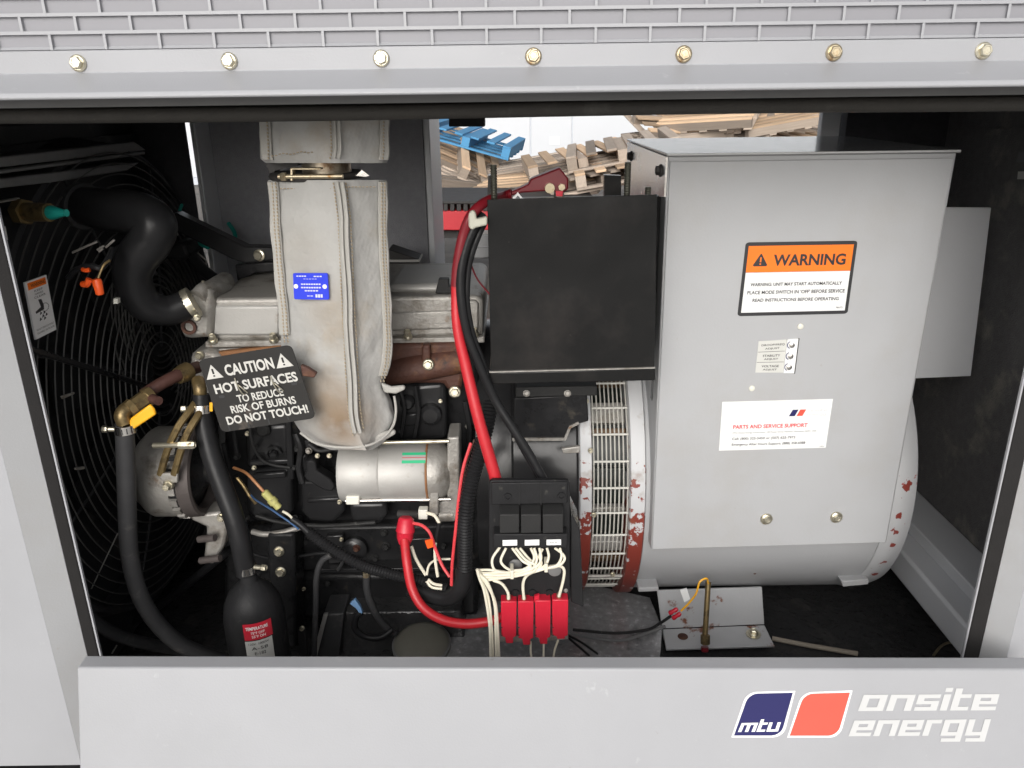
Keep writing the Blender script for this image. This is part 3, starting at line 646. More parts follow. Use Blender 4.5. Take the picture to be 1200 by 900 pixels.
# brass sender with teal plug on the radiator tank
t = thing('temperature_sender', 'tarnished brass sender with teal plug on the radiator top', 'sender', P(30, 248, 1.47))
a0, a1 = P(22, 248, 1.46), P(58, 249, 1.44); d = a1 - a0
b = B(); lathe(b, a0, d, [(0, .024), (.018, .024)], 6); lathe(b, a0, d, [(.0185, .017), (d.length, .0165)], 16); part('brass_body', b, M['brass'], t)
b = B(); lathe(b, a1, d, [(.0005, .012), (.006, .013), (.02, .009), (.036, .005), (.038, .0065)], 14); part('plug', b, M['teal'], t)

# upper radiator hose, one fat rubber tube with two bends
t = thing('radiator_hose', 'fat glossy black radiator hose bending down from the radiator to the engine', 'hose', P(160, 300, 1.5))
hp = [P(92, 240, 1.66), P(125, 246, 1.62), P(160, 250, 1.60), P(181, 262, 1.58), P(176, 282, 1.575), P(159, 306, 1.57), P(156, 330, 1.57), P(170, 356, 1.58), P(196, 364, 1.60), P(224, 355, 1.62)]
b = B(); tube(b, hp, [.038, .042, .044, .042, .041, .040, .037, .034, .031, .030], 24, 8); part('tube', b, M['hose'], t)
b = B(); c0, c1 = P(222, 356, 1.62), P(232, 351, 1.625); lathe(b, c0, c1 - c0, [(-.004, .033), (.010, .033)], 24); cl = part('clamp', b, M['zinc'], t)
b = B(); hexbolt(b, P(231, 372, 1.585), (.2, -1, 0), .008, .01); part('clamp_screw', b, M['zinc'], cl)
b = B(); c0, c1 = P(96, 241, 1.655), P(100, 242, 1.65); lathe(b, c0, c1 - c0, [(-.004, .047), (.012, .047)], 24); part('clamp', b, M['hose_dull'], t)

# black sensor and small hose between hose and guard
t = thing('fan_belt_cover', 'black moulded cap with small white tag beside the radiator hose', 'cap', P(205, 288, 1.9))
b = B(); pp(b, [(188, 296), (205, 284), (216, 285), (222, 300), (214, 306), (190, 304)], 1.82, 1.9); part('cap_body', b, M['plastic'], t, bevel=.008)
b = B(); pp(b, [(196, 272), (206, 266), (208, 276), (196, 281)], 1.85, 1.856); part('white_tag', b, M['sticker_grey'], t)
b = B(); tube(b, [P(178, 308, 1.9), P(196, 296, 1.86), P(214, 292, 1.85), P(224, 300, 1.86), P(240, 318, 1.9), P(262, 334, 1.94)], .014, 10, 6); part('breather_pipe', b, M['hose'], t)
# small second louvered rings near the pulley
t = thing('belt_guard', 'round ribbed black wire guard around the pulley beside the engine front', 'guard', P(200, 380, 1.95))
gc = P(196, 372, 2.0)
for k in range(13):
    b = B(); R_ = .05 + k * .0165; torus(b, Vector((gc.x - .02 + .004 * k * 0, gc.y, gc.z)), R_, .0028, 48); part('guard_ring', b, M['guard'], t)
for k in range(4):
    a = rad(k * 45 + 10); dd = Vector((0, math.cos(a), math.sin(a))); b = B()
    cyl(b, Vector((gc.x - .024, gc.y, gc.z)) + dd * -.25, Vector((gc.x - .024, gc.y, gc.z)) + dd * .25, .004, 6); part('guard_spoke', b, M['black'], t)

# bare sensor lead with orange plugs
t = thing('sensor_lead', 'black sensor lead with orange plugs hanging in front of the fan guard', 'wire', P(110, 325, 1.45))
b = B(); tube(b, [P(80, 326, 1.47), P(90, 316, 1.46), P(106, 312, 1.45), P(118, 314, 1.45), P(126, 305, 1.47), P(132, 292, 1.5)], .006, 8, 6); part('lead', b, M['hose'], t)
b = B(); lathe(b, P(113, 327, 1.44), P(118, 348, 1.44) - P(113, 327, 1.44), [(0, .007), (.004, .009), (.028, .0075), (.03, .005)], 12); part('orange_plug', b, M['orange'], t)
b = B(); tube(b, [P(97, 333, 1.445), P(102, 333, 1.44), P(105, 327, 1.44)], .006, 8, 4); part('orange_clip', b, M['orange'], t)
b = B(); tube(b, [P(97, 316, 1.445), P(101, 317, 1.44), P(105, 316, 1.44)], .004, 8, 4); part('orange_clip', b, M['orange'], t)
b = B(); tube(b, [P(115, 326, 1.44), P(118, 318, 1.445), P(122, 310, 1.45), P(129, 305, 1.45)], .0025, 8, 4); part('tan_wire', b, M['brass'], t)
for (x0, y0, x1, y1) in ((85, 296, 114, 283), (114, 293, 122, 288), (124, 290, 134, 281), (116, 295, 121, 291)):
    b = B(); cyl(b, P(x0, y0, 1.5), P(x1, y1, 1.5), .0022, 6); part('pin', b, M['alu'], t)
b = B(); pp(b, rect(133, 350, 138, 356), 1.5, 1.51); part('white_plug', b, M['white_plastic'], t)

# lifting bracket
t = thing('engine_support', 'black steel strut sloping down behind the radiator hose to the engine', 'bracket', P(290, 300, 1.9))
b = B(); pp(b, [(198, 249), (207, 250), (287, 289), (330, 290), (330, 304), (288, 309), (272, 304), (200, 268)], 1.86, 1.90); part('strut', b, M['black_gloss'], t, bevel=.004)
b = B(); pp(b, [(275, 310), (330, 306), (330, 318), (300, 320), (278, 330)], 1.87, 1.95); part('foot', b, M['black'], t, bevel=.004)
b = B(); hexbolt(b, P(304, 299, 1.859), (-.2, -1, 0), .014, .012); part('bolt', b, M['zinc'], t)
b = B(); tube(b, [P(212, 262, 1.95), P(210, 250, 1.97), P(213, 240, 2.0)], .004, 6, 4); tube(b, [P(226, 279, 1.93), P(236, 286, 1.91), P(244, 290, 1.9)], .006, 6, 4); part('teal_hose', b, M['teal'], t)
b = B(); tube(b, [P(268, 262, 2.15), P(275, 273, 2.12), P(276, 284, 2.1)], .006, 6, 4); part('teal_hose', b, M['teal'], t)
b = B(); tube(b, [P(216, 282, 1.9), P(238, 302, 1.9), P(242, 306, 1.9), P(241, 316, 1.9)], .002, 6, 2); part('wire', b, M['alu'], t)

# ------------------------------------------------------------------ engine
ENG = thing('diesel_engine', 'black diesel engine with grey cast valve cover and rusty manifold', 'engine', P(420, 700, 1.9))
b = B(); pp(b, [(262, 415), (560, 412), (560, 722), (262, 722)], 1.72, 2.12); part('block', b, M['black'], ENG, bevel=.012)
# valve cover: skirt, raised body, crown, ribs, filler
b = B(); pp(b, [(243, 352), (252, 350), (560, 346), (567, 352), (566, 394), (244, 400)], 1.66, 2.02); VC = part('valve_cover', b, M['alu'], ENG, bevel=.014, segs=3)
b = B(); pp(b, [(240, 400.5), (568, 394.5), (568, 402), (240, 408)], 1.645, 2.03); part('cover_flange', b, M['alu'], VC, bevel=.003)
b = B(); pp(b, rect(248, 358, 328, 394), 1.6555, 1.668); part('cover_pad', b, M['alu_clean'], VC, bevel=.008)
b = B(); pp(b, [(452, 366), (540, 363), (540, 386), (452, 389)], 1.6565, 1.668); part('cover_pad', b, M['alu'], VC, bevel=.006)
b = B(); pp(b, rrect(545, 352, 561, 388, 6), 1.652, 1.668); part('cover_rib', b, M['alu'], VC, bevel=.004)
b = B()
c = P(480, 334, 1.75)
lathe(b, c, (0, 0, 1), [(-.02, .05), (-.006, .05), (-.004, .044), (.0, .03)], 24); part('filler_cap', b, M['alu_clean'], VC)
b = B(); pp(b, rect(455, 333, 530, 345), 1.70, 1.92); part('cover_crown', b, M['alu_clean'], VC, bevel=.012)
b = B(); pp(b, [(514, 327), (526, 327), (526, 336), (538, 338), (538, 344), (510, 344)], 1.67, 1.69); part('cable_bracket', b, M['plastic_grey'], VC, bevel=.002)
for x, y in ((250, 397), (321, 396), (478, 392), (556, 390)):
    b = B(); hexbolt(b, P(x, y + 3, 1.645), (0, -.4, 1), .010, .018); part('cover_bolt', b, M['zinc'], VC)
b = B(); pp(b, [(246, 409), (330, 406), (330, 414), (246, 416)], 1.655, 1.9); part('head_gasket_face', b, M['alu'], ENG, bevel=.003)
# rusty exhaust manifold
b = B(); pp(b, [(246, 414), (330, 405), (330, 420), (248, 422)], 1.64, 1.74); part('manifold_end', b, M['rust_light'], ENG, bevel=.005)
b = B(); pp(b, [(440, 404), (540, 402), (543, 440), (540, 462), (524, 458), (520, 450), (440, 450)], 1.635, 1.78); MF = part('exhaust_manifold', b, M['rust'], ENG, bevel=.012)
b = B(); c = P(455, 434, 1.65); tube(b, [c, P(490, 430, 1.64), P(540, 420, 1.65)], .034, 16, 6, flat=.8); part('manifold_runner', b, M['rust'], MF)
b = B(); pp(b, [(494, 405), (504, 404), (505, 440), (494, 440)], 1.615, 1.64); part('manifold_boss', b, M['rust'], MF, bevel=.005)
b = B(); hexbolt(b, P(502, 427, 1.612), (0, -1, .15), .0125, .014); part('manifold_bolt', b, M['zinc'], MF)
b = B(); hexbolt(b, P(533, 459, 1.625), (0, -1, .15), .0135, .014); part('manifold_bolt', b, M['zinc'], MF)
# thermostat housing
b = B(); pp(b, [(218, 344), (232, 336), (246, 338), (250, 358), (248, 396), (215, 398), (209, 384), (212, 360)], 1.64, 1.80); TH = part('thermostat_housing', b, M['alu'], ENG, bevel=.012)
b = B(); tube(b, [P(232, 348, 1.64), P(240, 340, 1.66), P(252, 338, 1.70), P(264, 340, 1.76)], .018, 14, 5); part('outlet_neck', b, M['alu'], TH)
b = B(); lathe(b, P(222, 383, 1.638), (0, -1, 0), [(0, .016), (.006, .016), (.006, .010), (-.004, .010)], 20, cap=False); part('bore', b, M['rust'], TH)
b = B(); cyl(b, P(237, 339, 1.66), P(238, 329, 1.66), .003, 6); part('stud', b, M['zinc'], TH)
b = B(); pp(b, [(222, 414), (246, 410), (262, 420), (262, 470), (238, 476), (222, 450)], 1.63, 1.76); part('water_pump', b, M['alu'], ENG, bevel=.012)
b = B(); hexbolt(b, P(234, 416, 1.628), (0, -1, 0), .01, .012); part('pump_bolt', b, M['zinc'], ENG)
# right-hand intake casting
b = B(); pp(b, [(455, 452), (522, 447), (524, 516), (452, 520)], 1.66, 1.74); part('side_casting', b, M['black_gloss'], ENG, bevel=.014, segs=3)
for (x, y, r) in ((505, 484, 15), (478, 470, 10)):
    b = B(); lathe(b, P(x, y, 1.66), (0, -1, 0), [(0, r * .0017), (.014, r * .0016), (.02, r * .0011)], 20); part('casting_boss', b, M['black_gloss'], ENG)
# cylinder side pads and details under the caution sign
blobs = [([(288, 552), (340, 548), (343, 600), (332, 612), (300, 612), (288, 600)], 1.66), ([(352, 562), (402, 560), (404, 600), (392, 614), (362, 612), (352, 600)], 1.655),
         ([(408, 590), (452, 588), (455, 604), (446, 615), (412, 614)], 1.66), ([(348, 534), (360, 530), (362, 560), (352, 572), (346, 560)], 1.65), ([(286, 500), (338, 496), (340, 546), (288, 550)], 1.69)]
for poly, Y in blobs:
    b = B(); pp(b, poly, Y, 1.73); part('block_pad', b, M['black_gloss'], ENG, bevel=.012, segs=3)
b = B(); pp(b, [(292, 540), (342, 538), (342, 544), (292, 547)], 1.645, 1.72); part('ledge', b, M['black_gloss'], ENG, bevel=.004)
b = B(); pp(b, [(358, 541), (364, 539), (370, 541.7), (371, 552), (387, 562), (392.5, 570), (390, 576), (380, 575), (358, 562), (356, 557), (359, 552)], 1.625, 1.66); part('cast_lug', b, M['plastic'], ENG, bevel=.004)
b = B(); lathe(b, P(322, 530, 1.69), (0, -1, 0), [(0, .02), (.012, .02), (.012, .014), (.006, .012)], 20); lathe(b, P(322, 531, 1.68), (0, -1, 0), [(0, .009), (.016, .008)], 12); part('core_plug', b, M['black_gloss'], ENG)
b = B(); lathe(b, P(309, 502, 1.69), (0, -1, 0), [(0, .018), (.010, .017), (.014, .012)], 20); part('core_plug', b, M['plastic_grey'], ENG)
b = B(); tube(b, [P(274, 500, 1.65), P(276, 520, 1.65), P(278, 533, 1.65)], .0055, 8, 4); tube(b, [P(338, 490, 1.65), P(340, 530, 1.65), P(341, 560, 1.65)], .008, 8, 4); part('injector_pipe', b, M['black_gloss'], ENG)
b = B(); hexbolt(b, P(278, 534, 1.648), (0, -1, 0), .008, .012); part('block_bolt', b, M['plastic_grey'], ENG)
b = B(); hexbolt(b, P(349, 525, 1.648), (0, -1, 0), .008, .012); part('block_bolt', b, M['plastic_grey'], ENG)
# lower skirt, ledge, pan, engine mount
b = B(); pp(b, [(275, 618), (566, 614), (566, 668), (275, 672)], 1.69, 1.75); part('skirt', b, M['black'], ENG, bevel=.01)
b = B(); pp(b, [(370, 667), (566, 665), (566, 669), (370, 672)], 1.65, 1.75); part('pan_flange', b, M['black_gloss'], ENG, bevel=.002)
b = B(); pp(b, [(300, 673), (540, 670), (530, 724), (310, 730)], 1.70, 2.05); part('oil_pan', b, M['black'], ENG, bevel=.02)
b = B(); pp(b, [(312, 625), (345, 625), (348, 760), (318, 760)], 1.60, 1.69); MT = part('engine_mount', b, M['black'], ENG, bevel=.008)
for x, y in ((327, 646), (329, 670)):
    b = B(); hexbolt(b, P(x, y, 1.598), (0, -1, .1), .0125, .011); part('mount_bolt', b, M['zinc'], MT)
b = B(); tube(b, [P(296, 623, 1.62), P(310, 626, 1.61), P(330, 624, 1.61), P(352, 618, 1.62)], .007, 10, 5); part('oil_line', b, M['alu'], ENG)
b = B(); lathe(b, P(417, 640, 1.69), (0, -1, .1), [(0, .03), (.02, .03), (.026, .022)], 22); part('dipstick_boss', b, M['black_gloss'], ENG)
b = B(); hexbolt(b, P(418, 642, 1.665), (0, -1, .1), .009, .012); part('block_bolt', b, M['rust'], ENG)
for x, y, r in ((358, 636, .006), (366, 652, .005), (450, 624, .009), (452, 640, .011), (440, 654, .009), (408, 655, .005), (437, 652, .006)):
    b = B(); hexbolt(b, P(x, y, 1.688), (0, -1, .1), r, r); part('block_bolt', b, M['plastic_grey'], ENG)
gxr = P(678, 560, 1.59).x - P(548, 580, 1.60).x
for x, y, r_, m_ in ((290, 508, .006, 'zinc'), (300, 524, .005, 'plastic_grey'), (298, 548, .006, 'zinc'), (345, 548, .006, 'plastic_grey'), (362, 528, .008, 'alu'), (372, 534, .006, 'zinc'), (386, 534, .006, 'zinc'),
                     (395, 548, .005, 'plastic_grey'), (398, 588, .006, 'zinc'), (346, 606, .006, 'plastic_grey'), (290, 606, .006, 'plastic_grey'), (470, 505, .006, 'plastic_grey'), (516, 470, .005, 'zinc'), (548, 500, .006, 'alu'), (549, 530, .006, 'zinc'),
                     (462, 462, .006, 'plastic_grey'), (400, 632, .005, 'zinc'), (470, 640, .005, 'plastic_grey'), (384, 684, .006, 'plastic_grey'), (480, 684, .006, 'plastic_grey'), (520, 640, .007, 'plastic_grey'), (356, 690, .005, 'zinc')):
    b = B(); hexbolt(b, P(x, y, 1.642), (0, -1, .15), r_, r_ * 1.3); cyl(b, P(x, y, 1.644), P(x, y, 1.70), r_ * .9, 10); part('stud_bolt', b, M[m_], ENG)
for pts, rr_, m_ in (([(292, 498), (296, 520), (306, 538), (320, 545), (340, 548)], .0035, 'plastic_grey'), ([(362, 520), (374, 528), (392, 526), (402, 532)], .005, 'plastic_grey'), ([(346, 508), (352, 525), (350, 548), (354, 566)], .007, 'black_gloss'),
                     ([(468, 455), (474, 480), (470, 512)], .005, 'black_gloss'), ([(486, 452), (490, 482), (486, 512)], .005, 'black_gloss'), ([(545, 470), (550, 505), (546, 545), (552, 585)], .006, 'hose'),
                     ([(280, 640), (300, 650), (330, 655), (380, 648), (420, 656)], .004, 'hose'), ([(300, 604), (330, 612), (380, 616), (440, 612)], .005, 'plastic_grey'), ([(395, 640), (402, 655), (396, 668)], .004, 'hose_dull'), ([(262, 520), (270, 560), (268, 600)], .006, 'hose')):
    b = B(); tube(b, [P(x, y, 1.638 - .004 * (k % 2)) for k, (x, y) in enumerate(pts)], rr_, 8, 5); part('fuel_pipe', b, M[m_], ENG)
for poly, Y in (([(470, 486), (490, 484), (492, 498), (472, 500)], 1.652), ([(356, 516), (372, 514), (374, 524), (358, 526)], 1.64), ([(296, 556), (334, 553), (335, 560), (297, 563)], 1.65), ([(360, 585), (398, 583), (398, 588), (360, 590)], 1.647), ([(470, 632), (506, 630), (508, 662), (472, 664)], 1.67), ([(382, 628), (402, 627), (404, 660), (384, 662)], 1.672)):
    b = B(); pp(b, poly, Y, Y + .05); part('casting_rib', b, M['black_gloss'], ENG, bevel=.004)
# flywheel housing: a big black bell next to the generator end
b = B(); lathe(b, (P(548, 580, 1.60).x, 1.95, .33), (1, 0, 0), [(0, .30), (.02, .345), (.10, .35), (.105, .365), (gxr - .004, .365), (gxr, .36)], 64); FH = part('flywheel_housing', b, M['black_gloss'], ENG)
b = B(); pp(b, [(602, 466), (688, 462), (690, 494), (668, 500), (662, 514), (602, 517)], 1.58, 1.8); part('housing_step', b, M['black'], FH, bevel=.004)
b = B(); pp(b, [(600, 513.5), (661, 513.5), (667, 499.5), (678, 494.5), (679, 497), (669, 502), (663, 516.5), (600, 517)], 1.575, 1.5795); part('step_lip', b, M['alu'], FH)
b = B(); pp(b, [(604, 454), (700, 452), (700, 464), (604, 466)], 1.56, 1.72); SB = part('tray_support', b, M['plastic_grey'], FH, bevel=.003)
for x in (617, 665):
    b = B(); hexbolt(b, P(x, 461, 1.558), (0, -1, .2), .0075, .006); part('support_bolt', b, M['alu'], SB)
b = B(); pp(b, [(658, 526), (680, 523), (680, 531), (660, 532)], 1.52, 1.53); part('lug', b, M['alu'], FH, bevel=.002)
b = B(); hexbolt(b, P(458 + 124, 470, 1.6), (0, -1, .1), .006, .008); part('small_bolt', b, M['zinc'], FH)

# ------------------------------------------------------------------ exhaust pipe wrapped in an insulation blanket
EXH = thing('exhaust_blanket', 'pale grey stitched insulation blanket wrapped round the upright exhaust pipe', 'insulation blanket', P(390, 526, 1.5))
def blanket(rows, Yb, amp, seed):
    b = B(); cols = 44
    ys = [r[0] for r in rows]; grid = []
    def interp(y):
        for r0, r1 in zip(rows, rows[1:]):
            if r0[0] <= y <= r1[0]:
                f = (y - r0[0]) / (r1[0] - r0[0]); f2 = f * f * (3 - 2 * f) * .5 + f * .5
                return [r0[k] + (r1[k] - r0[k]) * f2 for k in (1, 2, 3)]
        return rows[-1][1:]
    nr = int((ys[-1] - ys[0]) / 5) + 1
    for i in range(nr + 1):
        y = ys[0] + (ys[-1] - ys[0]) * i / nr; L_, S_, R_ = interp(y)
        g = lambda x, Y: P(x, y, Y)
        a = spline([g(L_, Yb + .085), g(L_ + .12 * (S_ - L_), Yb + .045), g(L_ + .5 * (S_ - L_), Yb + .012), g(S_, Yb)], 6)
        c = spline([g(S_, Yb), g(S_ + .5 * (R_ - S_), Yb + .028), g(R_ - .1 * (R_ - S_), Yb + .055), g(R_, Yb + .085)], 6)
        d = spline([g(R_, Yb + .085), P(R_ - 6, y, Yb + .13), P((L_ + R_) / 2, y, Yb + .17), P(L_ + 6, y, Yb + .13), g(L_, Yb + .085)], 4)
        grid.append(a + c[1:] + d[1:-1])
    vv = []
    for i, row in enumerate(grid):
        r_ = []
        for j, p in enumerate(row):
            n = noise.noise(Vector((p.x * 22 + seed, p.y * 22, p.z * 22))) + .5 * noise.noise(Vector((p.x * 55 + seed, p.y * 55, p.z * 30)))
            fold = .35 * math.sin(i * .9 + noise.noise(Vector((j * .2, i * .1, seed))) * 4) * (max(0, i / nr - .55) * 2.2)
            ctr = sum((q for q in row), Vector()) / len(row); dr = (p - ctr); dr.z = 0
            r_.append(b.verts.new(p + dr.normalized() * (n * amp + fold * amp)))
        vv.append(r_)
    K = len(vv[0])
    for a, c in zip(vv, vv[1:]):
        for k in range(K): b.faces.new((a[k], a[(k + 1) % K], c[(k + 1) % K], c[k]))
    b.faces.new(vv[0]); b.faces.new(vv[-1][::-1])
    return b, interp
rowsM = [(211, 315, 397, 452), (225, 316.5, 399, 452), (260, 318, 403, 452), (300, 321, 405, 453), (330, 324, 406, 455), (370, 328, 408, 457), (400, 330, 410, 458), (425, 331, 411, 456), (450, 334, 412.5, 450), (475, 339, 414, 458), (490, 344, 416, 462), (505, 352, 419, 458), (516, 362, 423, 451), (524, 376, 427, 443), (527, 388, 429, 436)]
bm, ipM = blanket(rowsM, 1.42, .0042, 3.1); part('main_wrap', bm, M['fabric'], EXH, ang=60)
rowsU = [(120, 302, 393, 456), (150, 305, 395, 455), (175, 306, 396, 455), (186, 306, 394, 454), (191, 312, 396, 452)]
bm, ipU = blanket(rowsU, 1.43, .003, 8.4); part('upper_wrap', bm, M['fabric'], EXH, ang=60)
def ridge(name, f, ys, Y, wpx, th, mt, par, off=0):
    b = B(); pts = [P(f(y) + off, y, Y) for y in ys]; tube(b, pts, wpx * mpp(pts[0]), 8, 4, flat=th); return part(name, b, mt, par)
ysM = list(range(213, 520, 14))
for off in (-3.2, 3.0):
    ridge('seam_lip', lambda y: ipM(y)[1] + .8 * math.sin(y * .06), ysM, 1.412, 2.3, 1.6, M['fabric_edge'], EXH, off)
ysL = list(range(213, 402, 12)); ysR = list(range(213, 446, 12))
def strip(name, f0, f1, ys, Y, th, par):
    b = B(); a = [P(f0(y) + .7 * math.sin(y * .11), y, Y) for y in ys]; c = [P(f1(y), y, Y - .006) for y in ys]
    for i in range(len(ys) - 1):
        prism(b, [a[i], c[i], c[i + 1], a[i + 1]], (0, th, 0))
    bmesh.ops.remove_doubles(b, verts=b.verts[:], dist=1e-5)
    return part(name, b, M['fabric_edge'], par, bevel=.0015)
strip('stitched_edge', lambda y: ipM(y)[0] - 2, lambda y: ipM(y)[0] + 10, ysL, 1.462, .008, EXH)
strip('stitched_edge', lambda y: ipM(y)[2] + 2, lambda y: ipM(y)[2] - 9, ysR, 1.468, .008, EXH)
strip('stitched_edge', lambda y: ipU(y)[0] - 1, lambda y: ipU(y)[0] + 12, list(range(140, 190, 8)), 1.470, .008, EXH)
strip('stitched_edge', lambda y: ipU(y)[2] + 1, lambda y: ipU(y)[2] - 10, list(range(140, 190, 8)), 1.478, .008, EXH)
for off in (-4, 1.5):
    ridge('seam_lip', lambda y: ipU(y)[1] + .5, list(range(140, 186, 9)), 1.425, 2.2, 1.6, M['fabric_edge'], EXH, off)
b = B()
def stitches(f, y0, y1, Y, step=4.2):
    y = y0
    while y < y1:
        p0, p1 = P(f(y), y, Y), P(f(y) + .8, y + 2.6, Y); tube(b, [p0, p1], .0014, 5, 1); y += step
stitches(lambda y: ipM(y)[0] + 7, 214, 400, 1.453); stitches(lambda y: ipM(y)[0] + 3, 214, 400, 1.459)
stitches(lambda y: ipM(y)[2] - 5, 214, 445, 1.460); stitches(lambda y: ipM(y)[2] - 1.5, 214, 445, 1.464)
stitches(lambda y: ipM(y)[1] - 7, 214, 510, 1.4165); stitches(lambda y: ipM(y)[1] + 7.5, 214, 500, 1.4185)
stitches(lambda y: ipU(y)[0] + 8, 142, 186, 1.462); stitches(lambda y: ipU(y)[2] - 6, 142, 186, 1.470); stitches(lambda y: ipU(y)[1] - 8, 142, 184, 1.424)
x = 318
while x < 394: 
    yy = 187 - (x - 306) * .09 + math.sin(x * .3); tube(b, [P(x, yy - 4, 1.436), P(x + 2.6, yy - 4.2, 1.4355)], .0011, 5, 1); x += 4.2
x = 328
while x < 440:
    tube(b, [P(x, 221 - (x > 400) * 2, 1.418 + abs(x - 400) * .0004), P(x + 2.6, 221 - (x > 400) * 2, 1.418 + abs(x - 400) * .0004)], .0011, 5, 1); x += 4.2
part('stitching', b, M['thread'], EXH, kind='stuff')
# frayed cuff flaps at the elbow
for poly, Y in (([(446, 449), (458, 454), (474, 452.5), (475, 457), (464, 462), (450, 461)], 1.462), ([(436, 512), (450, 507), (462, 504.5), (464, 509), (452, 516), (438, 521)], 1.458)):
    b = B(); pp(b, poly, Y, Y + .012); part('cuff_flap', b, M['fabric_edge'], EXH, bevel=.004)
b = B(); tube(b, [P(352, 507, 1.438), P(370, 519, 1.43), P(396, 524, 1.425), P(426, 523, 1.422), P(446, 515, 1.44), P(460, 500, 1.46), P(464, 482, 1.47), P(462, 464, 1.475)], .0026, 8, 6); part('hem', b, M['fabric_edge'], EXH)
# pipe, flange and clamp in the gap
b = B(); c = P(383, 200, 1.515); lathe(b, c - Vector((0, 0, .05)), (0, 0, 1), [(0, .045), (.11, .044)], 28); PI_ = part('exhaust_pipe', b, M['stain_metal'], EXH)
b = B(); c = P(372, 203, 1.515); lathe(b, c - Vector((0, 0, .008)), (0, 0, 1), [(0, .085), (.005, .088), (.010, .085)], 32); part('flange', b, M['dark_iron'], EXH)
b = B(); cyl(b, P(326, 207, 1.43), P(402, 206.5, 1.42), .0042, 10); CL = part('clamp_bolt', b, M['zinc_yellow'], EXH)
b = B(); hexbolt(b, P(337, 207, 1.43), (-1, 0, 0), .010, .012, False); part('clamp_nut', b, M['zinc_yellow'], CL)
b = B(); pp(b, [(340, 197), (376, 197), (376, 199), (343, 199), (343, 212), (340, 212)], 1.425, 1.445); part('clamp_band', b, M['zinc_yellow'], EXH, bevel=.001)
b = B(); pp(b, [(417, 206), (424, 199), (433, 206), (428, 207)], 1.47, 1.475); part('bright_strap', b, M['steel'], EXH)
b = B(); pp(b, [(308, 186), (345, 183), (350, 194), (322, 200), (318, 210), (314, 198)], 1.52, 1.56); part('dark_cavity_flange', b, M['dark_iron'], EXH)
# blue identification tag
tq = Quad(P(343.5, 320, 1.4265), P(384, 320, 1.4165), P(386, 351, 1.4165), P(345, 350.5, 1.4265))
b = B(); sheet(b, tq, rrect(0, 0, 1, 1, .05), -.002, .0012); TG = part('name_tag', b, M['blue_tag'], EXH, smooth=False)
for u in (.075, .90):
    b = B(); c = tq.pt(u, .50, .0012); lathe(b, c, tq.n, [(0, .0042), (.0012, .0040), (.0013, .0018), (.0003, .0014)], 16); part('eyelet', b, M['ink_white'], TG)
b = B()
for u0, v0, u1, v1 in ((.10, .09, .40, .13), (.60, .10, .85, .14), (.3, .21, .7, .225), (.22, .39, .80, .44), (.22, .52, .80, .57), (.32, .64, .72, .69), (.38, .85, .57, .88), (.62, .80, .84, .92)):
    n = max(2, int((u1 - u0) / .07))
    for k in range(n): sheet(b, tq, rect(u0 + (u1 - u0) * k / n, v0, u0 + (u1 - u0) * (k + .75) / n, v1), .0011, .0016)
part('print', b, M['ink_pale'], TG, smooth=False)

# caution plate hung on the hose
SG = thing('caution_sign', 'dark grey caution sign about hot surfaces wired on crookedly beside the blanket', 'sign', P(300, 505, 1.39))
cs = [(232, 422), (341, 404), (370, 490), (260, 507)]
sq = pquad(cs, 1.385)
b = B(); sheet(b, sq, rrect(0, 0, 1, 1, .06), -.0025, 0); part('plate', b, M['sign'], SG, smooth=False, bevel=.0005)
b = B()
text(b, 'CAUTION', sq, .24, .115, .76, .265, .0006, .032)
text(b, 'HOT SURFACES', sq, .07, .345, .955, .475, .0006, .028)
text(b, 'TO REDUCE', sq, .27, .53, .76, .635, .0006, .022)
text(b, 'RISK OF BURNS', sq, .17, .66, .86, .765, .0006, .022)
text(b, 'DO NOT TOUCH!', sq, .09, .795, .955, .91, .0006, .03)
part('lettering', b, M['sign_ink'], SG, smooth=False)
for u in (.115, .865):
    b = B(); sheet(b, sq, [(u, .085), (u + .09, .27), (u - .09, .27)], -.0003, .0005); tr = part('triangle', b, M['sign_ink'], SG, smooth=False)
    b = B(); sheet(b, sq, rect(u - .01, .14, u + .01, .21), .0004, .0008); sheet(b, sq, rect(u - .01, .225, u + .01, .245), .0004, .0008); part('exclamation', b, M['sign'], tr, smooth=False)
for u, v in ((.09, .955), (.30, .955), (.515, .95), (.72, .93)): b = B(); sheet(b, sq, rect(u - .007, v - .04, u + .007, v + .035), -.0003, .0004); part('slot', b, M['ink'], SG, smooth=False)
for u, v in ((.12, .52), (.55, .56), (.90, .50), (.92, .42)): b = B(); sheet(b, sq, rrect(u - .03, v - .018, u + .03, v + .018, .012), -.0003, .0004); part('slot', b, M['ink'], SG, smooth=False)
for u, v in ((.33, .40), (.70, .45)):
    b = B(); tube(b, [sq.pt(u - .01, v - .1, .002), sq.pt(u, v, .006), sq.pt(u + .025, v + .12, .004), sq.pt(u + .055, v + .14, -.004)], .0011, 6, 5)
    tube(b, [sq.pt(u - .01, v - .02, .002), sq.pt(u + .03, v + .02, .006), sq.pt(u + .07, v + .12, .002)], .0011, 6, 5); part('tie_wire', b, M['zinc'], SG)
b = B(); pp(b, [(352, 428), (360, 431), (371, 438), (368, 443), (354, 441)], 1.388, 1.40); part('bracket_end', b, M['rust'], SG, bevel=.002)

